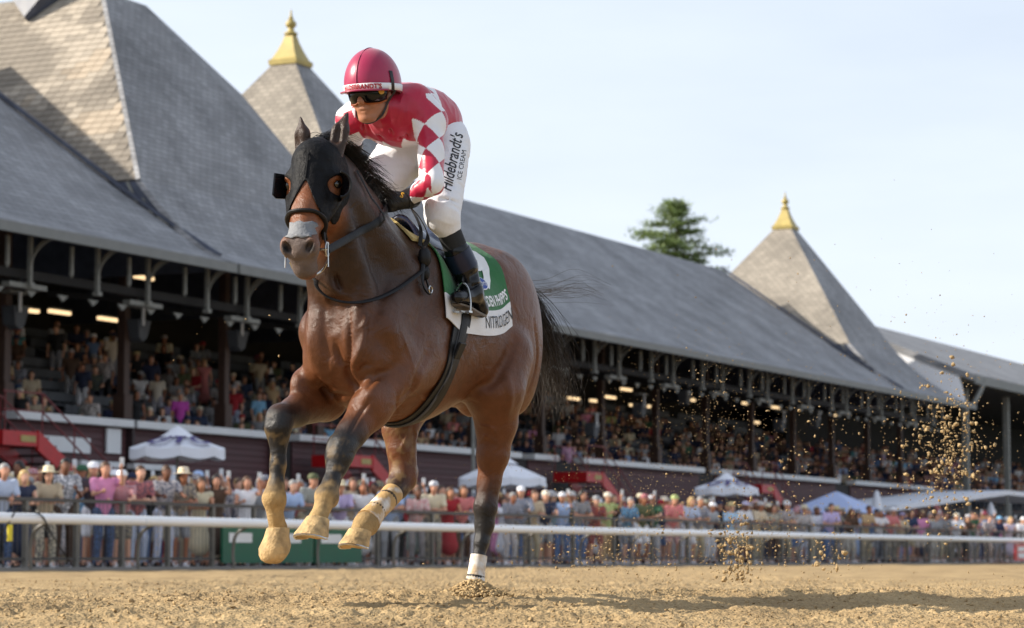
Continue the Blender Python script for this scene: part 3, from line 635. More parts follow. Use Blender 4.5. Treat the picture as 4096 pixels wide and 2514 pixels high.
# saddle with girth and stirrups
saddle = hroot('racing_saddle', 'small dark racing saddle strapped over the green cloth', 'saddle')
m = MB(); v = []; ns = 18
for i, f in enumerate(np.linspace(-.24, .17, ns)):
    u = i / (ns - 1); rise = .05 * abs(2 * u - 1) ** 2 + (.03 if u < .15 else 0); wd = .15 * (1 - .25 * abs(2 * u - 1) ** 3)
    for j, a in enumerate(np.linspace(-1, 1, 15)):
        p = cloth_pt(f, abs(a) * wd, 1 if a >= 0 else -1, .02 + .03 * (1 - a * a)); p[2] += rise * (1 - a * a); v.append(p)
f_ = [(i * 15 + j, (i + 1) * 15 + j, (i + 1) * 15 + j + 1, i * 15 + j + 1) for i in range(ns - 1) for j in range(14)]
o = mesh_np('seat', v, f_, M_NAVY, saddle); sd = o.modifiers.new('thick', 'SOLIDIFY'); sd.thickness = .02; sd.offset = -1
for sg in (1, -1): skin_grid('saddle_flap', np.arange(-.10, .14, .02), np.linspace(.10, .34, 10), M_BLK, saddle, sg, .012, .006)
def ring(f_of, w, off, th, mt, name, parent, ph0=R(30), ph1=R(330), n=64):
    """strap round the trunk"""
    m = MB(); rows = []
    ph = np.linspace(ph0, ph1, n); C_ = []
    for a in ph: C_.append([flank(f_of(a) + q, a, .0) for q in (-w / 2, 0, w / 2)])
    C_ = np.array(C_)
    for _ in range(6): C_[1:-1] = .25 * C_[:-2] + .5 * C_[1:-1] + .25 * C_[2:]
    v = []
    for i, a in enumerate(ph):
        d = np.array([0, math.sin(a), math.cos(a)])
        for o2 in (off, off + th):
            for q in range(3): v.append(C_[i, q] + d * (o2 + (.003 if q == 1 and o2 > off else 0)))
    f_ = []
    for i in range(n - 1):
        b = i * 6; c = b + 6
        for q in (0, 1): f_ += [(b + q, b + q + 1, c + q + 1, c + q)[::-1], (b + 3 + q, b + 4 + q, c + 4 + q, c + 3 + q)]
        f_ += [(b, b + 3, c + 3, c), (b + 2, b + 5, c + 5, c + 2)[::-1]]
    m.add(v, f_); return m.build(name, mt, parent, smooth=True)
ring(lambda a: .06 + .12 * sm(abs(math.sin(a / 2)), .6, 1.0), .135, .010, .006, M_BLK, 'girth', saddle, R(62), R(298))
ring(lambda a: .055 + .12 * sm(abs(math.sin(a / 2)), .6, 1.0), .055, .022, .005, M_BLK, 'over_girth', saddle, R(20), R(340))
M_ELAS = mat('grey_elastic', (.06, .06, .065), .8, var=.2, scale=60)
ring(lambda a: .075 + .12 * sm(abs(math.sin(a / 2)), .6, 1.0), .022, .0175, .004, M_ELAS, 'girth_elastic', saddle, R(95), R(265))
m = MB(); c = flank(.145, R(116), .03); d = np.array([0, math.sin(R(116)), math.cos(R(116))]); e = np.cross((1, 0, 0), d); m.box(c - .03 * np.array([1, 0, 0]) - .04 * e, (.06, 0, 0), .08 * e, .014 * d); m.build('girth_buckle', M_BLK, saddle, bevel=.004)
# nasal strip is stuck on the horse
HEADB = HB
def face_pt(a, b, z, off=.004):
    """point on the front of the face: cast from ahead along the head's own axis"""
    o = Vector(hd(a, b, z)) + Vector(FWD) * .5; q, n, i, t = HB.ray_cast(o, -Vector(FWD))
    if q is None: q = Vector(hd(a, b, z))
    return np.array(q) + off * FWD
v = []
for j, z in enumerate(np.linspace(-.365, -.435, 7)):
    for i, b in enumerate(np.linspace(-.052, .052, 9)): v.append(face_pt(.2, b + .004 * math.sin(j * 2.1), z + .004 * math.sin(i * 1.9 + 1)))
mesh_np('nasal_strip', v, [(j * 9 + i, j * 9 + i + 1, j * 9 + i + 10, j * 9 + i + 9) for j in range(6) for i in range(8)], M_TAPE, horse).modifiers.new('t', 'SOLIDIFY').thickness = .003
# blinker hood
hood = hroot('blinker_hood', 'black cloth blinker hood with eye cups on the racehorse', 'hood')
S = SDF(hd(0, 0, 0) - np.array([.26, .24, .46]), hd(0, 0, 0) + np.array([.34, .24, .14]), .0055)
head_sdf(S, .008); S.cone((.80, 0, 1.73), (.87, 0, 1.83), .165, .122, .05, flat=((0, 1, 0), .76))
for sg in (1, -1): S.ell(EYE[0 if sg > 0 else 1] - .008 * Z3 + .006 * FWD, (.050, .07, .043), .006, 's', rot=HROT)
for (bx, by), lb in (((1196, 592), -.055), ((1352, 588), .062)):
    a = hx(bx, by, lb); a[0] = POLL[0] - .02 + (.045 if lb < 0 else -.01); S.ell(a + .02 * Z3, (.05, .042, .05), .004, 's')
def hoodcut(X, Y, Z):
    dx, dy, dz = X - POLL[0], Y - POLL[1], Z - POLL[2]; a = dx * FWD[0] + dy * FWD[1]; b = dx * LAT[0] + dy * LAT[1]
    front = np.clip((a - .02) / .06, 0, 1)
    low = -.175 - np.clip(np.abs(b) - .004, 0, .2) * 2.1                   # pointed opening above the nose
    low = np.maximum(low, -.37 + 0 * a)
    low = low * front + (1 - front) * (-.36 + np.clip(.05 - a, 0, .1) * 1.2)
    return np.maximum(low - dz, np.maximum(-.085 - a + dz * -.25, -.02 - (Z - 1.5)))
S.mask(hoodcut); sdf_obj('hood', S, M_HOOD, hood, 1)
def cup(sg):
    e = EYE[0 if sg > 0 else 1]; m = MB(); v = []; n = 14
    for i, t in enumerate(np.linspace(0, 1, 8)):
        for j, q in enumerate(np.linspace(-1, 1, n)):
            an = q * R(88); rr = .066 - .012 * t
            p = e + FWD * (-.035 - rr * math.cos(an) * .55 + .075 * t + .035) + Z3 * (math.sin(an) * rr - .012) + LAT * sg * (.012 + .062 * math.sin(t * 1.5) * (.35 + .65 * math.cos(an)))
            v.append(p)
    o = mesh_np('eye_cup', v, [(i * n + j, i * n + j + 1, (i + 1) * n + j + 1, (i + 1) * n + j) for i in range(7) for j in range(n - 1)], M_BOOT, hood); o.modifiers.new('t', 'SOLIDIFY').thickness = .006
    mm = MB(); mm.tube(v[7 * n:8 * n], .005, 6); mm.build('cup_rim', M_BLK, hood, smooth=True)
cup(1)
e = EYE[1]; m = MB(); q = lambda a, b, z: e + FWD * a - LAT * b + Z3 * z                      # right cup seen edge on: a squarish plate
pl = [q(-.05, .015, .055), q(.045, .045, .050), q(.05, .052, -.046), q(.03, .042, -.060), q(-.05, .015, -.052)]
m.prism(pl, [p - LAT * .008 + FWD * .002 for p in pl]); m.build('eye_cup', M_BOOT, hood, bevel=.003)
mm = MB(); mm.tube(bez([face_pt(.1, 0, z, .011) if z < -.03 else hd(.03, 0, .0) * 1 for z in (-.02, -.06, -.10, -.14, -.17)], 14), .003, 5); mm.build('centre_seam', M_HOOD, hood, smooth=True)
# bridle
bridle = hroot('bridle', 'black leather bridle with steel bit and reins to the gloved hands', 'bridle')
def around(z, b, back, off):
    d = Vector(LAT * math.sin(b) + FWD * math.cos(b)); o = Vector(hd(back, 0, z)); q, n, i, t = HB.ray_cast(o + d * .5, -d); return np.array(q) + off * np.array(d)
nb = [around(-.315 - .10 * sm(abs(a), .3, 1.7), a, .10, .010) for a in np.linspace(-R(115), R(115), 40)]
m = MB(); m.tube(relax1(np.array(nb)), .0125, 8, flat=.75, nrm=Z3); m.build('noseband', M_BLK, bridle, smooth=True)
bitL, bitR = hd(.155, .066, -.47), hd(.155, -.066, -.47)
for sg, bt in ((1, bitL), (-1, bitR)):
    pts = [around(-.16, sg * R(100), .02, .012), around(-.26, sg * R(88), .05, .012), around(-.37, sg * R(80), .10, .012), bt + sg * .012 * LAT]
    m = MB(); m.tube(bez(pts, 16), .010, 6, flat=.4, nrm=LAT * sg); m.build('cheekpiece', M_BLK, bridle, smooth=True)
    m = MB(); an = np.linspace(0, 2 * math.pi, 20); m.tube([bt + sg * .016 * LAT + .030 * (math.cos(a) * FWD + math.sin(a) * Z3) for a in an], .0042, 6); m.tube([bt - .03 * LAT * sg, bt + .02 * sg * LAT], .006, 6); m.tube([bt + sg * .018 * LAT + (.0, 0, .03), bt + sg * .02 * LAT + (0, 0, -.075)], .0042, 6); m.build('bit_ring', M_METAL, bridle, smooth=True)
m = MB(); m.tube(bez([bitL + .02 * LAT - .05 * Z3, hd(.13, .05, -.56), hd(.16, 0, -.585), hd(.13, -.05, -.56), bitR - .05 * Z3], 18), .005, 6); m.build('curb_strap', M_METAL, bridle, smooth=True)
m = MB(); m.tube(bez([around(-.10, R(120), -.02, .014), around(-.20, R(118), -.03, .014), around(-.32, R(125), -.02, .016), hd(-.02, 0, -.40)], 14), .009, 6, flat=.4, nrm=LAT); m.build('throat_lash', M_BLK, bridle, smooth=True)
HANDL = hx(1556, 822, .085); HANDR = hx(1492, 765, -.085)
def outside(P, off):
    P = np.array(P)
    for it in range(3):
        for i in range(1, len(P) - 1):
            q, n, k, d = HB.find_nearest(Vector(P[i])); v = Vector(P[i]) - q
            if v.dot(n) < off: P[i] = np.array(q) + off * np.array(n)
        P[1:-1] = .25 * P[:-2] + .5 * P[1:-1] + .25 * P[2:]
    return P
def strap(name, pts, w, parent, n=24, flat=.22, nrm=(0, .5, 1), mt=None):
    m = MB(); m.tube(outside(bez(pts, n), .008), w, 8, flat=flat, nrm=np.asarray(nrm, float)); return m.build(name, mt or M_BLK, parent, smooth=True)
strap('rein', [bitL + .02 * LAT - .01 * FWD, bitL * .6 + HANDL * .4 + .03 * HL * 0 + np.array([0, .03, -.01]), HANDL + np.array([.02, 0, -.01])], .017, bridle, nrm=(0, 1, .2))
strap('rein', [bitR - .02 * LAT, bitR * .5 + HANDR * .5 + np.array([0, -.04, -.01]), HANDR], .013, bridle, nrm=(0, 1, .2))
strap('rein_tail', [HANDL, HANDL + (-.10, .06, .0), HANDL + (-.19, .10, -.12), hx(1690, 1000, .20), hx(1712, 1090, .245)], .011, bridle)
strap('rein_tail', [HANDR, HANDR + (-.10, .08, .0), HANDL + (-.16, .07, -.07), hx(1680, 985, .19)], .010, bridle)
lp = [hx(1700, 1075, .245), hx(1600, 1150, .215), hx(1500, 1198, .17), hx(1400, 1212, .11), hx(1320, 1195, .04), hx(1275, 1160, -.01), hx(1264, 1130, -.04), hx(1290, 1100, -.07)]
strap('loose_rein_loop', lp, .0115, bridle, 40, .5)
kp = hx(1698, 1030, .235); m = MB(); v, f = icomesh(2); m.add(v * (.035, .03, .05) + kp, f.tolist()); m.add(v * (.022, .02, .035) + kp + (0, .005, -.07), f.tolist()); m.build('rein_knot', M_BLK, bridle, smooth=True)
strap('hanging_strap', [kp, hx(1688, 1110, .25), hx(1700, 1160, .26), hx(1722, 1178, .265), hx(1705, 1120, .26)], .010, bridle, 18, .5)
m = MB(); an = np.linspace(0, 2 * math.pi, 14); c = hx(1722, 1160, .268); m.tube([c + .016 * np.array([math.cos(a), 0, math.sin(a)]) for a in an], .004, 5); m.build('buckle', M_METAL, bridle, smooth=True)
# ================================================================ the jockey
jockey = hroot('person', 'jockey in crimson and white diamond silks crouched over the galloping horse', 'person')
M_SKIN = mat('jockey_skin', lin(166, 112, 84), .5, var=.22, scale=25, bump=.12, bscale=80)
M_SILK = mat('satin_silks', (0, 0, 0), .36, var=.05, scale=14, attr='col', sheen=.2, bump=.5, bscale=9)
M_BREECH = mat('white_breeches', (.80, .80, .83), .6, var=.04, scale=10, bump=.9, bscale=13)
M_HELM = mat('crimson_helmet_cover', lin(156, 22, 70), .34, var=.06, scale=6, sheen=.2, bump=.12, bscale=10)
M_GLOVE = mat('black_glove', (.009, .009, .010), .5, var=.3, scale=30, bump=.35, bscale=60)
M_LENS = mat('goggle_lens', (.004, .004, .006), .08, var=.1, spec=.35)
M_AMBER = mat('amber_rubber', lin(150, 74, 26), .4, var=.2, scale=40)
M_GOLD = mat('yellow_badge', lin(216, 160, 40), .5, var=.15, scale=40)
CRIM = np.array(lin(178, 14, 56)); SWHITE = np.array([.80, .79, .81])
SHL, SHR = np.array([.205, .172, 2.125]), np.array([.275, -.185, 2.14])
ELL, ELR = hx(1726, 738, .265), hx(1372, 640, -.27)
WRL, WRR = hx(1622, 800, .13), hx(1462, 738, -.10)
HIPL, HIPR = np.array([-.08, .10, 2.06]), np.array([-.08, -.10, 2.06])
KNL, KNR = hx(1772, 868, .235), np.array([.21, -.225, 1.68])
ANL, ANR = hx(1890, 1160, .315), np.array([.10, -.31, 1.36])
HC = np.array([.440, 0, 2.222]); TILT = R(11)
def HCo(*o):                                          # offset from the head centre, with the head tipped down
    a, b, c = o; return HC + np.array([a * math.cos(TILT) + c * math.sin(TILT), b, -a * math.sin(TILT) + c * math.cos(TILT)])
def jhead(S, g=0):
    S.ell(HCo(-.012, 0, .035), np.array([.096, .078, .092]) + g, .02); S.ell(HCo(.022, 0, -.035), np.array([.070, .062, .088]) + g, .03)
    S.cone((.28, 0, 2.155), HCo(-.02, 0, -.045), .062, .055, .03)
# skin
S = SDF((.22, -.16, 2.0), (.62, .16, 2.36), .0045); jhead(S)
S.ell(HCo(.062, 0, -.104), (.026, .030, .022), .02)                         # chin
S.ell(HCo(.072, 0, -.066), (.022, .032, .016), .016)                        # lips
S.cone(HCo(.080, 0, .018), HCo(.104, 0, -.026), .011, .016, .014); S.ell(HCo(.092, .012, -.032), (.014, .010, .010), .008); S.ell(HCo(.092, -.012, -.032), (.014, .010, .010), .008)
for sg in (1, -1): S.ell(HCo(.058, sg * .04, -.03), (.03, .024, .03), .02); S.ell(HCo(-.015, sg * .078, -.01), (.022, .010, .033), .008); S.cone(HCo(.0, sg * .062, -.06), HCo(.05, sg * .03, -.105), .016, .014, .02)
S.cone(HCo(.094, -.026, -.071), HCo(.094, .026, -.071), .0045, .0045, .004, 's')
sdf_obj('body', S, M_SKIN, jockey, 1)
# silks
S = SDF((-.36, -.40, 1.68), (.52, .40, 2.40), .0042)
S.ell((.06, 0, 2.185), (.265, .168, .150), .03); S.ell((-.10, 0, 2.155), (.165, .165, .165), .06); S.ell((.20, 0, 2.15), (.15, .165, .130), .05)
S.cone((.22, .10, 2.20), SHL, .095, .082, .05); S.cone((.24, -.10, 2.20), SHR, .095, .082, .05)
S.cone((.25, 0, 2.17), (.335, 0, 2.175), .10, .072, .05)
for sh, el, wr in ((SHL, ELL, WRL), (SHR, ELR, WRR)):
    S.cone(sh, el, .066, .050, .035); S.cone(el, wr, .050, .035, .02)
    S.ell(sh * .45 + el * .55, (.054, .052, .056), .03)
    d = el - sh; d /= np.linalg.norm(d); s2 = np.random.default_rng(4)
    for i in range(7):                                                        # creases at the crook of the arm
        t = s2.uniform(.55, 1.0); c = sh + (el - sh) * t; v_ = np.cross(d, s2.normal(size=3)); v_ /= np.linalg.norm(v_); w_ = np.cross(d, v_); S.cone(c + v_ * .066 - w_ * .03, c + v_ * .064 + w_ * .03 + d * .02, .005, .004, .014, 's')
s2 = np.random.default_rng(11)
for i in range(8):                                                            # folds radiating from the shoulders over the chest
    a = np.array([.31 + s2.uniform(-.04, .03), s2.uniform(-.13, .13), 2.15 + s2.uniform(-.02, .05)]); b = a + np.array([-.03, s2.uniform(-.05, .05), -.10]); S.cone(a, b, .003, .006, .016, 's')
for i in range(10):
    a = np.array([s2.uniform(-.2, .1), s2.choice([-1, 1]) * .172, 2.15 + s2.uniform(-.04, .05)]); S.cone(a, a + (s2.uniform(-.1, .1), 0, -.12), .004, .007, .02, 's')
def silkcut(X, Y, Z):                                                          # hem, open underneath where the thighs come up
    return np.minimum(np.maximum(2.015 - Z + .05 * np.clip(.1 - X, 0, .3), -.235 - X + 0 * Y + np.clip(2.2 - Z, -.2, .3) * -.25), np.abs(Y) * -1 + .175 + .02 * (X < .0))
S.mask(silkcut)
def silk_col(P):
    c = np.tile(CRIM, (len(P), 1)).astype(float); f, l, z = P.T
    def arm(sh, el, wr, c):
        L1, L2 = np.linalg.norm(el - sh), np.linalg.norm(wr - el); best = np.full(len(P), 9.0); U = np.zeros(len(P)); A = np.zeros(len(P))
        for a, b, o in ((sh, el, 0), (el, wr, L1)):
            ax = (b - a) / np.linalg.norm(b - a); t = np.clip((P - a) @ ax, -.10 if o == 0 else 0, np.linalg.norm(b - a)); r_ = P - a - t[:, None] * ax; d = np.linalg.norm(r_, axis=1)
            u0 = np.cross(ax, (1, 0.2, 0)); u0 /= np.linalg.norm(u0); v0 = np.cross(ax, u0); an = np.arctan2(r_ @ v0, r_ @ u0)
            m = d < best; best[m] = d[m]; U[m] = o + t[m]; A[m] = an[m]
        m = (best < .098) & ((np.abs(l) > .135) | (U > .08)); a_ = U / .138 + 2; b_ = A / (2 * math.pi) * 3 + .25
        w = ((np.floor(a_ + b_) + np.floor(a_ - b_)) % 2 < 1) & m; c[w] = SWHITE; return c
    c = arm(SHL, ELL, WRL, c); c = arm(SHR, ELR, WRR, c)
    tr = np.abs(l) < .15
    q = np.abs(((l + .035) / .10) % 1 - .5) * 2                               # pointed white hem
    hc_ = (z - 2.015) + .45 * np.clip(f - .08, 0, 1); c[tr & (hc_ < .045 + .065 * q) & (f > -.05)] = SWHITE
    bk = tr & (z > 2.2); w = np.abs(((l + .02) / .12) % 1 - .5) * 2; c[bk & (np.abs(f - .075) < .038 * w)] = SWHITE
    return c
silks = sdf_obj('silks', S, M_SILK, jockey, 2, silk_col, (.0065, 8.5, 31, (1, 1.3, .6)))
m = MB(); m.tube([(.335 + .02 * math.cos(a) * 0 + .012, .070 * math.cos(a), 2.178 + .072 * math.sin(a)) for a in np.linspace(0, 2 * math.pi, 24)], .009, 6); m.build('collar', mat('crimson_trim', tuple(CRIM), .5), jockey, smooth=True)
# breeches
S = SDF((-.42, -.40, 1.52), (.40, .40, 2.34), .007)
S.ell((-.10, 0, 2.11), (.165, .16, .155), .05); S.ell((-.155, .07, 2.08), (.12, .095, .13), .05); S.ell((-.155, -.07, 2.08), (.12, .095, .13), .05); S.ell((.02, 0, 2.11), (.15, .14, .10), .05)
for hp_, kn, an in ((HIPL, KNL, ANL), (HIPR, KNR, ANR)):
    S.cone(hp_, kn, .118, .074, .05); S.cone(hp_ + (.03, 0, -.03), kn + (.02, 0, .05), .10, .07, .05); k2 = kn * .86 + an * .14; S.cone(kn, k2, .072, .060, .03); S.ell(kn + (.02, 0, 0), (.065, .06, .065), .03)
    d = (kn - hp_) / np.linalg.norm(kn - hp_); s2 = np.random.default_rng(9)
    for i in range(16):
        t = s2.uniform(.05, 1.05); c = hp_ + (kn - hp_) * t; v_ = np.cross(d, s2.normal(size=3)); v_ /= np.linalg.norm(v_); w_ = np.cross(d, v_); r_ = .118 - .042 * t; S.cone(c + v_ * (r_ + .012) - w_ * .06, c + v_ * (r_ + .010) + w_ * .06 + d * .03, .005, .005, .018, 's')
br = sdf_obj('breeches', S, M_BREECH, jockey, 1, None, (.0055, 9.0, 41, (.8, .8, 1.5)))
BB = BVHTree.FromPolygons([v.co for v in br.data.vertices], [p.vertices[:] for p in br.data.polygons])
def to_h(P): P = P - HO; return np.array([P @ HF, P @ HL, P[2]])
CAMH = to_h(CAM)
def decal(name, body, size, x0, y0, ang, bvh, mt, parent, shear=0, bold=0, sx=1.0, off=.003):
    """print laid on a garment: size in photo pixels, then fixed on the surface it meets"""
    v, f = text_np(body, size, shear, bold); c, s_ = math.cos(ang), math.sin(ang); P = []
    for x, y, _ in v:
        x *= sx; px, py = x0 + c * x - s_ * y, y0 - (s_ * x + c * y); r = ray(px, py); d = Vector((r @ HF, r @ HL, r[2])).normalized(); q, n, i, t = bvh.ray_cast(Vector(CAMH), d)
        P.append(np.array(q) - off * np.array(d) if q is not None else None)
    ok = [p is not None for p in P]; P = [p if p is not None else np.zeros(3) for p in P]
    f = [t for t in f if all(ok[i] for i in t) and max(np.linalg.norm(P[t[0]] - P[t[j]]) for j in (1, 2)) < .12]
    used = sorted({i for t in f for i in t}); mp = {i: k for k, i in enumerate(used)}
    return mesh_np(name, [P[i] for i in used], [[mp[i] for i in t] for t in f], mt, parent, False)
decal('lettering', "Hildebrandt's", 70, 1808, 650, R(78), BB, M_TXTK, jockey, shear=.35, sx=.62, bold=.6)
decal('lettering', 'ICE CREAM', 27, 1848, 660, R(80), BB, M_TXTK, jockey, sx=.9)
# boots, stockings, stirrups
M_SOCK = mat('black_stocking', (.012, .012, .013), .8, var=.3, scale=40)
for sg, kn, an in ((1, KNL, ANL), (-1, KNR, ANR)):
    top = kn * .52 + an * .48; toe = an + np.array([.155, 0, -.050]); heel = an + np.array([-.085, 0, -.100])
    S = SDF(np.minimum(kn, an) - .34, np.maximum(kn, an) + .30, .0065)
    S.cone(kn * .92 + an * .08, top, .056, .054, .02); sdf_obj('stocking', S, M_SOCK, jockey, 1)
    S = SDF(np.minimum(top, an) - .32, np.maximum(top, an) + .25, .006)
    calf = top * .6 + an * .4 + np.array([-.012, 0, 0]); S.cone(top, calf, .060, .058, .02); S.cone(calf, an, .058, .043, .02); S.cone(an, heel + (.01, 0, .03), .043, .036, .03); S.cone(an + (.01, 0, -.03), toe, .044, .033, .03, flat=((0, 0, 1), .9)); S.ell(heel + (0, 0, .012), (.04, .033, .035), .02)
    s2 = np.random.default_rng(21)
    for i in range(5): c = calf * .25 + an * .75 + np.array([0, 0, s2.uniform(-.03, .06)]); S.cone(c + (.045, sg * .03, 0), c + (-.02, sg * .05, .03), .004, .004, .014, 's')
    sdf_obj('boot', S, M_BOOT, jockey, 1)
    ax = (calf - top) / np.linalg.norm(calf - top); wrap('boot_cuff', [top - ax * .004, top + ax * .035, top + ax * .085], [.0635, .0645, .0635], M_BOOTTOP, jockey)
    m = MB(); sl = [(heel + toe) / 2 + np.array([x, y, 0]) for x, y in ((-.125, -.028), (-.04, -.03), (.06, -.04), (.125, -.022), (.125, .022), (.06, .04), (-.04, .03), (-.125, .028))]
    for i, p in enumerate(sl): p[2] = np.interp(p[0], [heel[0], toe[0]], [heel[2] - .018, toe[2] - .034])
    m.prism(sl, [p + (0, 0, .008) for p in sl]); m.build('boot_sole', mat('brown_sole', lin(96, 84, 70), .5, var=.3, scale=20), jockey)
    # stirrup belongs to the saddle
    b = an + np.array([.115, 0, -.108]); m = MB(); m.tube(bez([b + (0, -.048, .0), b + (-.004, -.046, .05), b + (-.02, -.026, .105), b + (-.02, 0, .13), b + (-.02, .026, .105), b + (-.004, .046, .05), b + (0, .048, 0)], 26), .0050, 6); m.bar(b + (0, -.05, -.004), b + (0, .05, -.004), .034, .009)
    for y in (-.03, 0, .03): m.bar(b + (.035, y - .012, -.004), b + (-.035, y - .012, -.004), .006, .008)
    m.build('stirrup', M_METAL, saddle, smooth=False)
    t_ = b + (-.02, 0, .13); strap('stirrup_leather', [t_, t_ * .6 + np.array([-.0, sg * .24, 1.55]) * .4, cloth_pt(.0, .16, sg, .03)], .014, saddle, 12, .25, nrm=(0, 1, 0))
# gloves: palm and five bent fingers closed on the rein
def glove(wr, hand, sg):
    S = SDF(np.minimum(wr, hand) - .15, np.maximum(wr, hand) + .15, .0045); ax = hand - wr; ax /= np.linalg.norm(ax); dn = np.array([0, 0, -1.0]); dn -= (dn @ ax) * ax; dn /= np.linalg.norm(dn); sd_ = np.cross(ax, dn)
    S.cone(wr - ax * .035, wr + ax * .02, .043, .037, .01); pc = wr + ax * .06
    S.cone(wr + ax * .02, pc, .034, .042, .02, flat=(sd_, .62))
    for i in range(4):                                                        # knuckles run down the back of the hand, fingers curl back under
        o = dn * (-.030 + .021 * i); k0 = pc + ax * (.028 - .004 * abs(i - 1.2)) + o; k1 = k0 + ax * .024 - sd_ * sg * .022; k2 = k1 - ax * .016 - sd_ * sg * .026; k3 = k2 - ax * .026 + sd_ * sg * .004
        S.cone(pc + o, k0, .0115, .0115, .006); S.cone(k0, k1, .0112, .0102, .004); S.cone(k1, k2, .0102, .0095, .004); S.cone(k2, k3, .0095, .0085, .004)
    t0 = wr + ax * .035 - dn * .030; t1 = t0 + ax * .035 - dn * .016 - sd_ * sg * .015; t2 = t1 + ax * .026 - sd_ * sg * .018 + dn * .010
    S.cone(t0, t1, .0135, .0115, .008); S.cone(t1, t2, .0115, .0095, .004)
    return sdf_obj('glove', S, M_GLOVE, jockey, 1)
glove(WRL, HANDL + np.array([0, 0, .012]), 1); glove(WRR, HANDR + np.array([0, 0, .012]), -1)
axl = (HANDL - WRL) / np.linalg.norm(HANDL - WRL)
wrap('glove_cuff', [WRL - axl * .045, WRL - axl * .02, WRL + axl * .004], [.046, .047, .043], M_GLOVE, jockey)
axr = (WRR - ELR) / np.linalg.norm(WRR - ELR); c = ELR * .55 + WRR * .45; wrap('wrist_strap', [c - axr * .02, c, c + axr * .02], [.054, .0545, .053], M_GLOVE, jockey)
c = SHR * .35 + ELR * .65; d = (ELR - SHR) / np.linalg.norm(ELR - SHR); wrap('arm_number_band', [c - d * .03, c, c + d * .03], [.072, .0725, .071], M_GLOVE, jockey)
GB = BVHTree.FromPolygons([Vector(v) for o in [o for o in jockey.children if o.name.startswith('glove')] for v in [q.co for q in o.data.vertices]], [[j + b for j in p.vertices] for o, b in zip([o for o in jockey.children if o.name.startswith('glove')], np.cumsum([0] + [len(o.data.vertices) for o in jockey.children if o.name.startswith('glove')])) for p in o.data.polygons])
decal('glove_badge', 'S', 30, 1608, 782, R(-20), GB, M_GOLD, jockey, bold=1.0)
# helmet
HCt = np.array([.425, 0, 2.268]); HR = np.array([.152, .123, .166])
def tip(a, b, c): return HCt + np.array([a * math.cos(TILT) + c * math.sin(TILT), b, -a * math.sin(TILT) + c * math.cos(TILT)])
def helm_pt(az, z, g=0):                                                        # az 0 = front
    k = math.sqrt(max(0, 1 - ((z - HCt[2]) / (HR[2] + g)) ** 2)); return tip((HR[0] + g) * k * math.cos(az), (HR[1] + g) * k * math.sin(az), z - HCt[2])
def rimz(az): return 2.240 + .004 * math.cos(az) - .018 * (1 - math.cos(az)) * .5
helmet = bpy.data.objects.new('helmet', None); link(helmet, jockey)
m = MB(); n = 40; rows = 18; v = []
for i in range(rows):
    for j in range(n):
        az = j * 2 * math.pi / n; z0 = rimz(az); t = (i / (rows - 1)) ** .8; z = z0 + (HCt[2] + HR[2] - .0005 - z0) * math.sin(t * math.pi / 2); p = helm_pt(az, z)
        p[2] += 0; v.append(p)
m.add(v, [(i * n + j, i * n + (j + 1) % n, (i + 1) * n + (j + 1) % n, (i + 1) * n + j) for i in range(rows - 1) for j in range(n)] + [tuple(range((rows - 1) * n, rows * n))])
o = m.build('cover', M_HELM, helmet, smooth=True); sd = o.modifiers.new('t', 'SOLIDIFY'); sd.thickness = .008
m = MB(); m.tube([helm_pt(0, z, .0015) * np.array([1, 1, 1]) for z in np.linspace(2.25, 2.40, 12)] + [tip(x, 0, (HR[2] + .0015) * math.sqrt(max(0, 1 - (x / HR[0]) ** 2))) for x in np.linspace(.05, -.12, 10)], .0022, 5); m.build('centre_seam', M_HELM, helmet, smooth=True)
def band(z0, z1, g, mt, nm, a0=-math.pi, a1=math.pi, n=48):
    az = np.linspace(a0, a1, n); v = [helm_pt(a, rimz(a) + z, g) for z in (z0, (z0 + z1) / 2, z1) for a in az]; o = mesh_np(nm, v, [(i * n + j, i * n + j + 1, (i + 1) * n + j + 1, (i + 1) * n + j) for i in range(2) for j in range(n - 1)], mt, helmet); o.modifiers.new('t', 'SOLIDIFY').thickness = .002; return o
band(.004, .034, .0035, M_WHITE, 'white_band')
m = MB(); pk = [helm_pt(a, rimz(a) + .006, .0) for a in np.linspace(-1.15, 1.15, 25)]; pk2 = [p + np.array([.050 * math.cos(a) ** 1.0 * math.cos(a * .78), 0.012 * math.sin(a), -.014 * math.cos(a)]) for p, a in zip(pk, np.linspace(-1.15, 1.15, 25))]
v = pk + pk2; o = mesh_np('peak', v, [(i, i + 1, 26 + i, 25 + i) for i in range(24)], M_HELM, helmet); sd = o.modifiers.new('t', 'SOLIDIFY'); sd.thickness = .006; sd.offset = 0
v, f = text_np("HILDEBRANDT'S", .030, 0, .0012, 1.05); P = [helm_pt(x * 1.0 / .150 + .12, rimz(.12 + x / .15) + .018 + y, .0062) for x, y, _ in v]; mesh_np('lettering', P, f, mat('crimson_print', lin(170, 20, 40), .6), helmet, False)
band(-.002, .09, .005, M_GLOVE, 'goggle_elastic', R(72), R(80), 6)
m = MB(); m.tube(bez([helm_pt(R(85), 2.235), HCo(.0, .082, -.04), HCo(.035, .062, -.10), HCo(.05, 0, -.128), HCo(.035, -.062, -.10), HCo(.0, -.082, -.04), helm_pt(R(-85), 2.235)], 26), .008, 6, flat=.5); m.build('chin_strap', M_GLOVE, helmet, smooth=True)
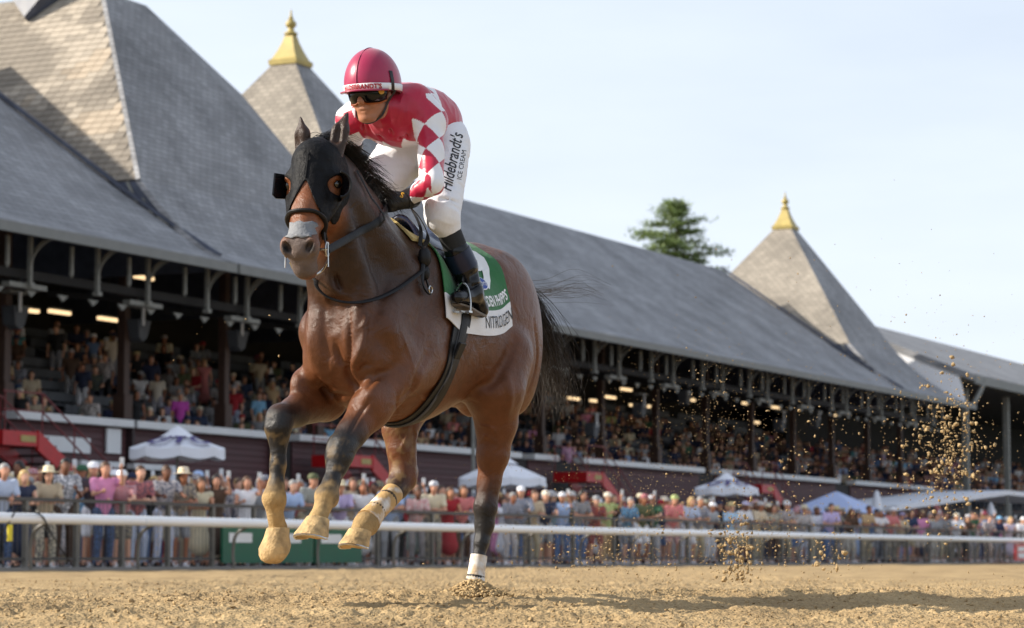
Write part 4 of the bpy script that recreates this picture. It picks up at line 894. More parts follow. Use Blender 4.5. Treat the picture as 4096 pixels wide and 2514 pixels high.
# goggles
gog = bpy.data.objects.new('goggles', None); link(gog, jockey)
def gp(a, z, g=0): return HCo((.092 + g) * math.cos(a) + .004, (.082 + g) * math.sin(a), z)
n = 25; az = np.linspace(-R(80), R(80), n)
def ghalf(a): return .044 - .020 * math.exp(-(a / .17) ** 2) - .008 * sm(abs(a), .9, 1.4)
v = [gp(a, .014 + .024, .004) for a in az] + [gp(a, .010, .016) for a in az] + [gp(a, .014 - 1.25 * ghalf(a) - .0, .006) for a in az]
o = mesh_np('lens', v, [(i * n + j, i * n + j + 1, (i + 1) * n + j + 1, (i + 1) * n + j) for i in range(2) for j in range(n - 1)], M_LENS, gog); o.modifiers.new('t', 'SOLIDIFY').thickness = .003
m = MB(); m.tube([gp(a, .014 - 1.25 * ghalf(a), .006) for a in az], .005, 6); m.build('nose_seal', M_AMBER, gog, smooth=True)
m = MB(); m.tube([gp(a, .040, .004) for a in az], .004, 6); m.build('frame', M_GLOVE, gog, smooth=True)
c = gp(R(58), .010, .020); m = MB(); d = np.array([math.cos(R(58)), math.sin(R(58)), 0]); u = np.cross(Z3, d); m.tube([c, c + d * .004], .0145, 14); m.build('round_badge', M_GOLD, gog, smooth=False)
# ================================================================ dirt track, apron, horizon ground
def dirt_mat(name, dark=False):
    m, nt, b = new_mat(name); N_ = nt.nodes.new; Lk = nt.links.new
    tc = N_('ShaderNodeTexCoord')
    n1 = N_('ShaderNodeTexNoise'); n1.inputs['Scale'].default_value = 1.3; n1.inputs['Detail'].default_value = 6
    n2 = N_('ShaderNodeTexNoise'); n2.inputs['Scale'].default_value = 48; n2.inputs['Detail'].default_value = 5
    n3 = N_('ShaderNodeTexVoronoi'); n3.inputs['Scale'].default_value = 70
    for q in (n1, n2, n3): Lk(tc.outputs['Object'], q.inputs['Vector'])
    r1 = N_('ShaderNodeValToRGB'); e = r1.color_ramp.elements
    e[0].position = .30; e[0].color = (*lin(124, 103, 74), 1); e[1].position = .70; e[1].color = (*lin(190, 164, 122), 1)
    ad = N_('ShaderNodeMath'); ad.operation = 'MULTIPLY_ADD'; ad.inputs[1].default_value = .45; Lk(n2.outputs[0], ad.inputs[0])
    a2 = N_('ShaderNodeMath'); a2.operation = 'MULTIPLY'; a2.inputs[1].default_value = .58; Lk(n1.outputs[0], a2.inputs[0]); Lk(a2.outputs[0], ad.inputs[2]); Lk(ad.outputs[0], r1.inputs[0])
    Lk(r1.outputs[0], b.inputs['Base Color']); b.inputs['Roughness'].default_value = .95; b.inputs['Specular IOR Level'].default_value = .15
    mx = N_('ShaderNodeMath'); mx.operation = 'MULTIPLY_ADD'; mx.inputs[1].default_value = .6; Lk(n3.outputs['Distance'], mx.inputs[0]); Lk(n2.outputs[0], mx.inputs[2])
    bp = N_('ShaderNodeBump'); bp.inputs['Strength'].default_value = .7; bp.inputs['Distance'].default_value = .012; Lk(mx.outputs[0], bp.inputs['Height']); Lk(bp.outputs[0], b.inputs['Normal'])
    return m
M_DIRT = dirt_mat('track_dirt')
M_APRON = mat('apron_concrete', (.22, .21, .20), .85, var=.2, scale=.8, bump=.2, bscale=12)
base = mesh_np('ground', [(-1500, -300, -.25), (1500, -300, -.25), (1500, 3000, -.25), (-1500, 3000, -.25)], [(0, 1, 2, 3)], mat('far_ground', (.12, .13, .06), .95, var=.3, scale=.02), None, False); tag(base, kind='structure')
def track_height(X, Y):
    P = np.stack([X, Y], 1)
    h = (fbm(P, .9, 3, 2) - .5) * .04 + (fbm(P, 4.5, 4, 2) - .5) * .028
    c = np.abs(2 * fbm(P, 15, 5, 1) - 1); c2 = np.abs(2 * fbm(P, 33, 8, 1) - 1); c3 = fbm(P, 60, 11, 1)
    h += (c * .013 + c2 * .012 + c3 * .010) * (.45 + 1.1 * fbm(P, 2.2, 12, 2))
    q = .857 * Y - .5145 * X - 10.45                            # the strip by the camera falls away from the crest the horse runs on
    h += np.where(q < 0, .030 * q, -.05 * (1 - np.exp(-q / 3.0)))
    # harrow ridges left along the running direction
    n = P @ N3[:2]; h += .012 * np.sin(n * 2 * math.pi / .55 + 2 * fbm(P, .7, 9, 1)) * (.4 + .6 * fbm(P, .5, 10, 1))
    return h - .045
xs = np.concatenate([-np.geomspace(3.2, 60, 70)[::-1], np.arange(-3.17, 3.17, .0125), np.geomspace(3.2, 90, 80)])
ys = [-3.0, 0, 2, 4, 5, 6, 6.6]; y = 7.0
while y < 150: ys.append(y); y += .0135 if y < 13.5 else .0035 * y if y < 24 else .02 * y
ys = np.array(ys); GX, GY = np.meshgrid(xs, ys, indexing='ij'); gx, gy = GX.ravel(), GY.ravel()
gz = track_height(gx, gy)
nn_ = np.stack([gx, gy], 1) @ N3[:2]
gz = np.where(nn_ > 25.1, -.12, gz); a, bq = len(xs), len(ys); I = np.arange(a * bq).reshape(a, bq)
Q = np.stack([I[:-1, :-1].ravel(), I[1:, :-1].ravel(), I[1:, 1:].ravel(), I[:-1, 1:].ravel()], 1)
keep = (nn_[Q] < 26.5).all(1) & (nn_[Q] > -30).any(1); Q = Q[keep]
used = np.unique(Q); mp_ = np.full(a * bq, -1); mp_[used] = np.arange(len(used))
track = mesh_np('dirt_track', np.stack([gx, gy, gz], 1)[used], mp_[Q], M_DIRT); tag(track, kind='structure')
# crumbs of dirt lying on the surface
def lumps(name, C_, R_, mt, seed=0, sub=1, squash=.75):
    v, f = icomesh(sub); r = np.random.default_rng(seed); n = len(C_); V = np.repeat(v[None], n, 0)
    V = V * (1 + .5 * (r.random((n, len(v), 1)) - .5) * 2); V[:, :, 2] *= squash
    ax = r.normal(size=(n, 3)) * .5 + 1; V *= np.clip(ax, .6, 1.5)[:, None, :]; an = r.uniform(0, 6.28, n); c, s_ = np.cos(an)[:, None], np.sin(an)[:, None]
    x, y = V[:, :, 0] * c - V[:, :, 1] * s_, V[:, :, 0] * s_ + V[:, :, 1] * c; V = np.stack([x, y, V[:, :, 2]], 2) * R_[:, None, None] + C_[:, None, :]
    F = (f[None] + (np.arange(n) * len(v))[:, None, None]).reshape(-1, 3); return mesh_np(name, V.reshape(-1, 3), F, mt, None, False)
r_ = np.random.default_rng(12)
yy = 7.4 * np.exp(r_.random(26000) * math.log(24 / 7.4)); xx = (r_.random(26000) - .5) * 2 * (yy * .24 + .9)
rad = np.clip(r_.lognormal(math.log(.0032), .45, 26000), .0015, .008) * (1 + .02 * yy)
zz = track_height(xx, yy) + rad * .35
o = lumps('dirt_clods', np.stack([xx, yy, zz], 1), rad, M_DIRT, 1, 1); tag(o, 'loose tan dirt clods scattered over the racetrack surface', 'dirt', kind='stuff')
# scooped mound at the planted hind foot
fp = HO + J(LH, 11)[0] * HF + J(LH, 11)[1] * HL; r_ = np.random.default_rng(4); n = 2400
q = r_.normal(size=(n, 2)); rr = np.abs(r_.normal(0, 1, n)); P = np.stack([fp[0] + .02 + q[:, 0] * .07, fp[1] - .08 + q[:, 1] * .07], 1); dd = np.hypot((P[:, 0] - fp[0] - .02) / .11, (P[:, 1] - fp[1] + .08) / .11)
zz = .075 * np.exp(-dd ** 2 * .9) * r_.random(n) ** .6 - .03; o = lumps('dirt_mound', np.stack([P[:, 0], P[:, 1], zz], 1), r_.uniform(.003, .010, n), M_DIRT, 5, 1); tag(o, 'fresh heap of dirt pushed up around the planted hind hoof', 'dirt', kind='stuff')
# dirt thrown up behind the horse
def spray(cx, cy, sx, sy, n, r0, r1, depth, dspread, seed, up=0):
    r = np.random.default_rng(seed); px = cx + r.normal(0, sx, n); py = cy + r.normal(0, sy, n); py = np.where(py > 2330, 2330 - r.random(n) * 200, py)
    D = depth + r.normal(0, dspread, n); P = np.array([CAM + ray(a, b) * d for a, b, d in zip(px, py, D)]); R_ = r0 + (r1 - r0) * r.random(n) ** 3; return P, R_
sp = [spray(2950, 2200, 45, 90, 340, .002, .012, 13.6, .25, 1), spray(2960, 2350, 40, 40, 70, .004, .014, 13.4, .25, 2), spray(3310, 2225, 50, 45, 90, .002, .015, 14.3, .3, 3), spray(3790, 1790, 75, 150, 800, .002, .012, 15.2, .5, 4),
      spray(3700, 1750, 230, 260, 900, .0015, .005, 15.0, .6, 5), spray(2780, 1720, 330, 200, 1600, .001, .0028, 13.6, .7, 6), spray(2500, 2080, 300, 160, 1900, .001, .0030, 13.0, .6, 7), spray(2850, 1700, 60, 190, 170, .0015, .005, 14.0, .4, 8), spray(3180, 1820, 70, 120, 55, .003, .011, 14.6, .4, 9), spray(2450, 2240, 220, 50, 420, .002, .006, 12.8, .4, 10), spray(3000, 2150, 260, 120, 700, .0015, .006, 13.6, .5, 11), spray(1000, 1350, 160, 120, 16, .002, .005, 11.5, .2, 12), spray(3250, 1150, 260, 160, 40, .002, .004, 14.0, .4, 13)]
o = lumps('flying_dirt', np.vstack([p for p, _ in sp]), np.concatenate([q for _, q in sp]), M_DIRT, 9, 1, 1.0); tag(o, 'clods and grains of dirt flying up behind the racehorse', 'dirt', kind='stuff')
# apron in front of the stand
m = MB(); m.sbox(-60, 420, 25.3, 60, -.2, -.02); o = m.build('apron', M_APRON); tag(o, kind='structure')
# ================================================================ grandstand
def slate_mat(name, u, base=(146, 146, 148)):
    m, nt, b = new_mat(name); N_ = nt.nodes.new; Lk = nt.links.new
    g = N_('ShaderNodeNewGeometry'); d1 = N_('ShaderNodeVectorMath'); d1.operation = 'DOT_PRODUCT'; d1.inputs[1].default_value = tuple(u); Lk(g.outputs['Position'], d1.inputs[0])
    sx = N_('ShaderNodeSeparateXYZ'); Lk(g.outputs['Position'], sx.inputs[0]); cb = N_('ShaderNodeCombineXYZ'); Lk(d1.outputs['Value'], cb.inputs[0])
    zz = N_('ShaderNodeMath'); zz.operation = 'MULTIPLY'; zz.inputs[1].default_value = 1.5; Lk(sx.outputs['Z'], zz.inputs[0]); Lk(zz.outputs[0], cb.inputs[1])
    bt = N_('ShaderNodeTexBrick'); bt.inputs['Scale'].default_value = 1; bt.inputs['Brick Width'].default_value = .34; bt.inputs['Row Height'].default_value = .24; bt.inputs['Mortar Size'].default_value = .018
    c0 = np.array(lin(*base)); bt.inputs['Color1'].default_value = (*(c0 * .83), 1); bt.inputs['Color2'].default_value = (*(c0 * 1.13), 1); bt.inputs['Mortar'].default_value = (*(c0 * .55), 1); Lk(cb.outputs[0], bt.inputs['Vector'])
    nz = N_('ShaderNodeTexNoise'); nz.inputs['Scale'].default_value = .5; nz.inputs['Detail'].default_value = 5; Lk(g.outputs['Position'], nz.inputs['Vector'])
    mr = N_('ShaderNodeMapRange'); mr.inputs[1].default_value = .3; mr.inputs[2].default_value = .7; mr.inputs[3].default_value = .72; mr.inputs[4].default_value = 1.18; Lk(nz.outputs[0], mr.inputs[0])
    mx = N_('ShaderNodeMix'); mx.data_type = 'RGBA'; mx.blend_type = 'MULTIPLY'; mx.inputs[0].default_value = 1; Lk(bt.outputs['Color'], mx.inputs[6]); Lk(mr.outputs[0], mx.inputs[7]); Lk(mx.outputs[2], b.inputs['Base Color'])
    bp = N_('ShaderNodeBump'); bp.inputs['Strength'].default_value = .5; bp.inputs['Distance'].default_value = .03; Lk(bt.outputs['Fac'], bp.inputs['Height']); bp.invert = True; Lk(bp.outputs[0], b.inputs['Normal'])
    b.inputs['Roughness'].default_value = .8; return m
M_SLS = slate_mat('slate_roof', T3); M_SLN = slate_mat('slate_roof_sun_tint', N3, (150, 142, 130))  # same slate; side faces are warmer, sun's tint put into their colour
M_SHING = mat('slate_shingle', (0, 0, 0), .8, var=.12, scale=2.5, objcol=True, bump=.3, bscale=30)
M_SHINGJ = mat('slate_shingles_far', lin(140, 133, 124), .8, var=.22, scale=1.6, bump=.3, bscale=30)
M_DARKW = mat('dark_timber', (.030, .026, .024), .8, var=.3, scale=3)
M_SOFFIT = mat('soffit_boards', (.022, .021, .021), .9, var=.3, scale=2)  # near-black: the shade inside the stand is put into this colour
M_IRON = mat('grey_ironwork', lin(128, 128, 122), .6, var=.2, scale=6)
M_POST = mat('brown_post', lin(70, 48, 38), .6, var=.25, scale=4)
M_FASC = mat('grey_fascia', lin(118, 120, 118), .6, var=.12, scale=2)
M_OXB = mat('oxblood_board', (0, 0, 0), .65, var=.15, scale=4, objcol=True, bump=.2, bscale=20)
M_LEDGE = mat('white_ledge', (.74, .75, .76), .5, var=.06, scale=2)
M_REDR = mat('dull_red_rail', lin(112, 20, 24), .5, var=.2, scale=5)
M_REDP = mat('red_paint', lin(182, 18, 22), .4, var=.15, scale=5)
M_BENCH = mat('grey_bench', lin(84, 88, 94), .6, var=.2, scale=4)
M_GILT = mat('gilded_cap', lin(172, 154, 92), .55, metal=.1, var=.18, scale=4)
M_WPANEL = mat('white_panel', (.86, .87, .90), .6, var=.06, scale=1)
M_LAMP = mat('lit_tube', (.9, .8, .6), .5, emit=((1.0, .70, .38), 1.0))
M_FLASH = mat('lead_flashing', lin(70, 76, 92), .5, var=.3, scale=3)
stand = wroot('grandstand', W(86, 45), 'long grey-roofed wooden grandstand with steep pavilion roofs and gilded finials', 'grandstand')
PROF = [(37.0, 8.02), (38.0, 8.42), (39.0, 9.05), (41.0, 10.35), (47.0, 14.55), (57.0, 8.0)]
def roof_slab(s0, s1, prof, name, parent, th=.16, mt=None):
    m = MB(); top = [(n, z) for n, z in prof]; bot = [(n, z - th) for n, z in prof][::-1]; poly = top + bot
    m.prism([W(s0, n, z) for n, z in poly], [W(s1, n, z) for n, z in poly]); return m.build(name, [mt or M_SLS], parent)
def fascia(s0, s1, parent, n=36.97, z=8.05):
    m = MB(); m.sbox(s0, s1, n - .05, n + .03, z - .27, z - .015); return m.build('fascia', M_FASC, parent)
PROFL = PROF[:-2] + [(52.0, 18.05), (62.0, 11.0)]; roof1 = roof_slab(18, 58.6, PROFL, 'roof', stand); roof2 = roof_slab(80.1, 119.6, PROF, 'roof', stand)
# soffit boards close the roof space behind the brackets
for a, b in ((18, 58.55), (58.75, 80.0), (80.2, 129.9)):
    roof_slab(a, b, [(38.3, 8.15), (39.0, 8.55), (41.0, 9.85), (47.0, 14.0), (51.8, 10.6)], 'ceiling', stand, .12, M_SOFFIT)
fascia(18, 58.5, stand); fascia(80.2, 119.5, stand)
FLARE = [(36.95, 8.05), (37.4, 8.20), (38.0, 8.50), (38.8, 9.10), (39.6, 9.85), (40.3, 10.6)]
def pavilion(s0, s1, c0, c1, zc=17.1, rfl=.30, nc0=44.95, nc1=46.05, back=50.7, q=None, cap=True, left_to=None):
    """steep hipped roof: eave corners at z 10.6, front face sweeping out to the main eave"""
    v = MB(); zb = 10.6; FL, FR = W(s0, 40.3, zb), W(s1, 40.3, zb); BL, BR = W(s0, back, zb), W(s1, back, zb)
    a, b, c, d = W(c0, nc0, zc), W(c1, nc0, zc), W(c1, nc1, zc), W(c0, nc1, zc)
    front = MB(); ff = [FL, FR, b, a] if q is None else [FL, FR, W(*q), b, a]; front.add(ff, [tuple(range(len(ff)))])
    P0 = [W(s0 - .30 * (40.3 - n) / 3.3, n, z) for n, z in FLARE]; P1 = [W(s1 + rfl * ((40.3 - n) / 3.3) ** (1 if rfl < 1 else 1.5), n, z) for n, z in FLARE]; k = len(FLARE)
    front.add(P0 + P1, [(i, k + i, k + i + 1, i + 1) for i in range(k - 1)])
    o = front.build('roof_front', M_SLS, stand); sd = o.modifiers.new('t', 'SOLIDIFY'); sd.thickness = .15; sd.offset = -1
    lf = MB(); lf.add([BL, FL, a, d], [(0, 1, 2, 3)]); o1 = lf.build('roof_side', M_SLN, stand); sd = o1.modifiers.new('t', 'SOLIDIFY'); sd.thickness = .15; sd.offset = -1
    rt = MB(); rt.add([FR, BR, c, b] if q is None else [FR, BR, c, b, W(*q)], [(0, 1, 2, 3)] if q is None else [(0, 1, 2, 3, 4)]); o2 = rt.build('roof_side', M_SLN, stand); sd = o2.modifiers.new('t', 'SOLIDIFY'); sd.thickness = .15; sd.offset = -1
    bk = MB(); bk.add([BR, BL, d, c], [(0, 1, 2, 3)]); bk.build('roof_back', M_SLS, stand)
    # side walls under the eaves, dark boards with pale framing
    for s_, dx in ((s0, .02), (s1, -.02)):
        w = MB(); pl = [(n, z - .04) for n, z in FLARE] + [(back, 10.57), (back, 8.0), (37.0, 7.9)]; w.prism([W(s_ + dx, n, z) for n, z in pl], [W(s_ + dx * 6, n, z) for n, z in pl]); wl = w.build('gable_wall', M_FLASH, stand)
    for t in np.linspace(.1, .9, 5):
        n = 38 + 2.6 * t; z0 = np.interp(n, [p[0] for p in PROF], [p[1] for p in PROF]); z1 = np.interp(n, [p[0] for p in FLARE], [p[1] for p in FLARE]) - .05
        if z1 > z0 + .1: m = MB(); m.bar(W(s0 - .03, n, z0), W(s0 - .03, n + .35, z1), .05, .07); m.build('framing', M_IRON, stand)
    m = MB(); m.bar(W(s0 - .05, 37.6, 8.32), W(s0 - .05, 39, 9.18), .14, .10); m.bar(W(s0 - .05, 39, 9.18), W(s0 - .05, 41, 10.50), .14, .10); m.bar(W(s0 - .05, 41, 10.50), W(s0 - .05, 47, 14.68), .14, .10); m.build('valley_flashing', M_FLASH, stand)
    fascia(s0 - .25, s1 + rfl - .05, stand)
    if cap:
        cc = W((c0 + c1) / 2, (nc0 + nc1) / 2, zc); hw = (c1 - c0) / 2; rt2 = math.sqrt(2); cp = MB()
        ro = math.atan2(T3[1], T3[0]) + math.pi / 4
        cp.lathe([(hw * rt2 * 1.16, -.02), (hw * rt2 * 1.2, .14), (hw * rt2 * 1.0, .22), (hw * rt2 * .70, .52), (hw * rt2 * .46, .82), (hw * rt2 * .34, 1.05)], cc, 4, rot=ro); f = cp.build('gilded_cap', M_GILT, stand)
        fi = MB(); z = 1.04; fi.lathe([(.14, z), (.24, z + .06), (.24, z + .11), (.12, z + .18), (.10, z + .28), (.18, z + .36), (.20, z + .44), (.16, z + .52), (.08, z + .58), (.10, z + .63), (.05, z + .70), (.035, z + .82), (.015, z + .96)], cc, 14); fi.build('finial', M_GILT, stand, smooth=True)
    return o1
sideA = pavilion(58.6, 70.55, 63.25, 65.6, 17.3, .30, 44.95, 58.0, 64.0, q=(70.5, 44.5, 15.25), cap=False)
pavilion(70.75, 80.1, 74.7, 75.65, nc0=45.0, nc1=45.95)
pavilion(119.6, 127.4, 124.35, 125.3, nc0=45.0, nc1=45.95, rfl=2.6)
# shingles of the near pavilion side, laid one by one
A_, B_, C3, D3 = W(58.6, 40.3, 10.6), W(58.6, 64, 10.6), W(63.25, 44.95, 17.3), W(63.25, 58, 17.3)
nrm = np.cross(C3 - A_, B_ - A_); nrm /= np.linalg.norm(nrm); nrm = nrm if nrm[2] > 0 else -nrm
up = np.cross(N3, nrm); up = up if up[2] > 0 else -up; up /= np.linalg.norm(up)
SHW, SHH = .36, .24
me = bpy.data.meshes.new('shingle'); hw, hh = SHW / 2 - .008, SHH * .56
me.from_pydata([(-hw, -hh, .028), (hw, -hh, .028), (hw, hh, .006), (-hw, hh, .006), (-hw, -hh, 0), (hw, -hh, 0), (hw, hh, 0), (-hw, hh, 0)], [], [(0, 1, 2, 3), (7, 6, 5, 4), (0, 4, 5, 1), (1, 5, 6, 2), (2, 6, 7, 3), (3, 7, 4, 0)]); me.materials.append(M_SHING)
sl_len = np.linalg.norm((C3 - A_) - ((C3 - A_) @ N3) * N3); cells = []; r_ = np.random.default_rng(8)
for i in range(int(sl_len / SHH)):
    t = (i + .5) * SHH / sl_len; n_lo = 40.3 + t * 4.65; n = n_lo + SHW * (.5 + .5 * (i % 2))
    while n < 57.5: cells.append((i, n, A_ + up * (i + .5) * SHH + N3 * (n - 40.3))); n += SHW
cells.sort(key=lambda c: np.linalg.norm(c[2] - CAM)); far = MB()
bas = Matrix((tuple(N3), tuple(up), tuple(nrm))).transposed().to_4x4()
pch = fbm(np.array([[c[1] * .55, c[0] * .16] for c in cells]), 1.0, 5, 2)
for k, (i, n, p) in enumerate(cells):
    zr = np.interp(n, [q[0] for q in PROF], [q[1] for q in PROF])
    tone = .74 + .34 * (pch[k] + r_.normal(0, .10) > .52) + .25 * sm(pch[k], .3, .6) + r_.normal(0, .05); base_c = np.array(lin(150, 140, 126)) * tone * (1 + np.array([.05, 0, -.06]) * (pch[k] > .55))  # beige base holds the warm sunlit tint of this side
    if k < 300:
        o = bpy.data.objects.new('shingle', me); COL.objects.link(o); o.parent = sideA; M_ = bas.copy(); M_.translation = Vector(p + nrm * .012); o.matrix_basis = M_; o.color = (*base_c, 1)
    else:
        b = len(far.v); vv = [p + nrm * .012 + N3 * x * hw + up * y * hh + nrm * z for x, y, z in ((-1, -1, .028), (1, -1, .028), (1, 1, .006), (-1, 1, .006), (-1, -1, 0), (1, -1, 0))]
        far.add(vv, [(0, 1, 2, 3), (0, 4, 5, 1)], min(3, max(0, int((tone - .7) / .2))))
M_SJ = [mat(f'slate_shingles_tone{i}', tuple(np.array(lin(150, 140, 126)) * (.8 + .2 * i)), .8, var=.15, scale=1.6) for i in range(4)]
o = far.build('shingles_upper', M_SJ, sideA); tag(o, kind='stuff')
m = MB(); m.bar(A_ + nrm * .03 - up * .05, C3 + nrm * .03, .13, .06, up=tuple(nrm)); m.build('hip_cap', M_SLS, stand)
# dormer hood high on the near roof
tip = W(*[0, 0]) * 0
def on_side(x, y):
    r = ray(x, y); t = ((A_ - CAM) @ nrm) / (r @ nrm); return CAM + r * t
tp = on_side(112, 92); l0 = on_side(15, -60); l1 = on_side(330, -60); m = MB(); m.prism([tp + nrm * .05, l0 + nrm * .05, l1 + nrm * .05], [tp + nrm * .25, l0 + nrm * .9, l1 + nrm * .9]); m.build('dormer', M_FLASH, stand)
# next building beyond the last pavilion, higher eave, white end wall
annex = wroot('grandstand_wing', W(160, 45), 'grey-roofed far wing of the grandstand with a white end wall', 'grandstand')
PR2 = [(37.4, 9.75), (38.6, 10.25), (47, 13.7), (57, 9.0)]
roof_slab(130.0, 260, PR2, 'roof', annex, .35, M_SLS)
m = MB(); pl = [(37.9, 9.65), (38.6, 9.95), (47, 13.3), (47, 8), (38.3, 8.1), (37.6, 8.15)]; m.prism([W(130.1, n, z) for n, z in pl], [W(130.3, n, z) for n, z in pl]); m.build('end_wall', M_WPANEL, annex)
m = MB(); m.sbox(131.3, 260, 37.35, 37.45, 9.25, 9.72); m.build('fascia', M_FASC, annex)
m = MB(); m.sbox(131.6, 260, 48, 48.2, 0, 9.5); m.build('back_wall', M_SOFFIT, annex)
m = MB(); m.sbox(131.6, 260, 37.9, 49, 9.2, 9.3); m.build('ceiling', M_SOFFIT, annex)
m = MB(); m.tube(bez([W(131.4, 37.5, 8.2), W(132.2, 37.4, 8.8), W(133.2, 37.4, 9.5)], 8), .13, 8); m.build('downpipe', M_IRON, annex, smooth=True)
for s_ in np.arange(134, 258, 8.2): m = MB(); m.sbox(s_, s_ + .32, 38.6, 38.9, 0, 9.25); m.build('column', M_IRON, annex)
# back wall, end wall, floor terraces
m = MB(); m.sbox(18, 150, 51.6, 51.9, 0, 14); m.build('back_wall', M_SOFFIT, stand)
m = MB(); m.sbox(17.7, 18, 40.6, 51.6, 0, 8); m.build('end_wall', M_SOFFIT, stand)
M_STEP = mat('terrace_concrete', lin(62, 62, 64), .85, var=.2, scale=2)
ROWN = [41.75 + .86 * i for i in range(10)]; ROWZ = [2.86 + .42 * i for i in range(10)]
for i in range(10): m = MB(); m.sbox(18.2, 260, ROWN[i] - .43, ROWN[i] + .43 if i < 9 else 51.5, ROWZ[i] - .45, ROWZ[i]); m.build('terrace', M_STEP, stand)
# benches
bm_ = MB(); bm_.box((0, -.05, .40), (4.3, 0, 0), (0, .34, 0), (0, 0, .05)); bm_.box((0, .27, .55), (4.3, 0, 0), (0, .03, 0), (0, 0, .26))
for x in (.3, 2.1, 3.9): bm_.box((x, .0, 0), (.05, 0, 0), (0, .26, 0), (0, 0, .40)); bm_.box((x, .26, .40), (.05, 0, 0), (0, .04, 0), (0, 0, .42))
b0 = bm_.build('bench', M_BENCH, stand); bmesh_ = b0.data; rzs = math.atan2(T3[1], T3[0]); first = True
COLS_B = [45.8, 50.9, 56.0, 60.9] + [66.0 + 5.2 * k for k in range(12)]; COLS_S = [c * 1.0655 for c in COLS_B]
for i in range(10):
    for c in COLS_S[:-1]:
        if first: o = b0; first = False
        else: o = bpy.data.objects.new('bench', bmesh_); link(o, stand)
        o.location = tuple(W(c + .45, ROWN[i] + .05, ROWZ[i])); o.rotation_euler = (0, 0, rzs)
# columns, beams, cast brackets and pendants
def bracket_pts(a0, a1, r0, r1, n=10): return [(r0 * math.cos(t), r1 * math.sin(t)) for t in np.linspace(a0, a1, n)]
brk = MB()
brk.box((-.05, -.05, 0), (.1, 0, 0), (0, .1, 0), (0, 0, 1.15)); brk.tube([(.05 + .75 * (1 - math.cos(t)), 0, .35 + .8 * math.sin(t)) for t in np.linspace(0, 1.5, 10)], .035, 6); brk.tube([(0, -.9 * (1 - math.cos(t)), .30 + .8 * math.sin(t)) for t in np.linspace(0, 1.5, 10)], .035, 6)
brk.box((-.09, -.09, -.08), (.18, 0, 0), (0, .18, 0), (0, 0, .1))
bo = brk.build('bracket', M_IRON, stand); bmsh = bo.data; first = True
col = MB(); col.box((-.12, -.12, 2.7), (.24, 0, 0), (0, .24, 0), (0, 0, 7.2)); col.box((-.20, -.2, 2.7), (.40, 0, 0), (0, .4, 0), (0, 0, 2.0)); col.tube([(.24, 0, 2.8), (.24, 0, 7.6)], .05, 8)
co = col.build('column', M_POST, stand); cmsh = co.data; bmm = MB(); bmm.box((-.75, -.12, 0), (1.5, 0, 0), (0, .24, 0), (0, 0, .12)); beo = bmm.build('beam_end', M_IRON, stand); bemsh = beo.data
pen = MB(); pen.box((-.04, -.04, 0), (.08, 0, 0), (0, .08, 0), (0, 0, .62)); pen.lathe([(.01, -.16), (.06, -.08), (.06, 0)], (0, 0, 0), 8); po = pen.build('pendant', M_IRON, stand); pmsh = po.data
def inst(o0, msh, name, used, P, parent):
    o = o0 if not used else bpy.data.objects.new(name, msh)
    if used: link(o, parent)
    o.location = tuple(P); o.rotation_euler = (0, 0, rzs); return True
u1 = u2 = u3 = u4 = False
for s_ in COLS_B:
    u1 = inst(co, cmsh, 'column', u1, W(s_ * 1.0655, 41.5, 0), stand); u2 = inst(beo, bemsh, 'beam_end', u2, W(s_, 38.35, 6.72), stand); u3 = inst(bo, bmsh, 'bracket', u3, W(s_, 38.2, 6.84), stand)
    m = MB(); m.bar(W(s_, 38.5, 6.9), W(s_, 41.4, 7.2), .12, .16); m.build('bracket_arm', M_SOFFIT, stand)
    for t in (1.3, 2.55, 3.8):
        if t == 2.55: inst(bo, bmsh, 'bracket', True, W(s_ + t, 38.0, 6.84), stand)
        else: u4 = inst(po, pmsh, 'pendant', u4, W(s_ + t, 37.9, 7.25), stand)
m = MB(); m.sbox(18, 128, 38.4, 38.55, 6.98, 7.2); m.build('wall_plate', M_SOFFIT, stand)
sc = MB(); sc.prism([(-.22, 0, 0), (.22, 0, 0), (0, 0, -.16)], [(-.22, .05, 0), (.22, .05, 0), (0, .05, -.16)]); so = sc.build('scallop', M_IRON, stand); smsh = so.data; u5 = False
for s_ in np.arange(46, 128, 1.3): u5 = inst(so, smsh, 'scallop', u5, W(s_, 38.36, 6.70), stand)
# facade boards and the white ledge in sections, with gaps where the stairs come up
GAPS = [s_at(505, 40.5), s_at(1075, 40.5)]
st_s = [s_at(x, 39.4) for x in (30, 1390, 2325, 3020, 3670)]
secs = [(s_at(30, 40.5), GAPS[0] - .08), (GAPS[0] + .08, GAPS[1]), (GAPS[1] + 1.3, s_at(2060, 40.5)), (s_at(2110, 40.5), s_at(2210, 40.5)), (s_at(2310, 40.5), s_at(2795, 40.5)), (s_at(2860, 40.5), s_at(3340, 40.5)), (s_at(3400, 40.5), s_at(3720, 40.5)), (34, s_at(-60, 40.5))]
for k, (a, b) in enumerate(secs):
    m = MB(); m.sbox(a, b, 40.2, 40.7, 3.68, 3.89); m.build('ledge', M_LEDGE, stand, bevel=.02)
    z = 0.0; i = 0
    while z < 3.66:
        m = MB(); h = min(.185, 3.675 - z); p = [(40.46, z), (40.53, z), (40.53, z + h), (40.50, z + h)]
        m.prism([W(a + .01, n, q) for n, q in p], [W(b - .01, n, q) for n, q in p]); o = m.build('board', M_OXB, stand); t = r_.uniform(.85, 1.15); o.color = (*(np.array(lin(80, 46, 48)) * t), 1); z += .185; i += 1
m = MB(); m.sbox(18, 130, 40.54, 40.78, 0, 3.67); m.build('wall', M_DARKW, stand)
for g in GAPS: m = MB(); m.sbox(g - .06, g + .06, 40.28, 40.48, 0, 3.93); m.build('pilaster', mat('dark_pilaster', lin(48, 30, 32), .6), stand)
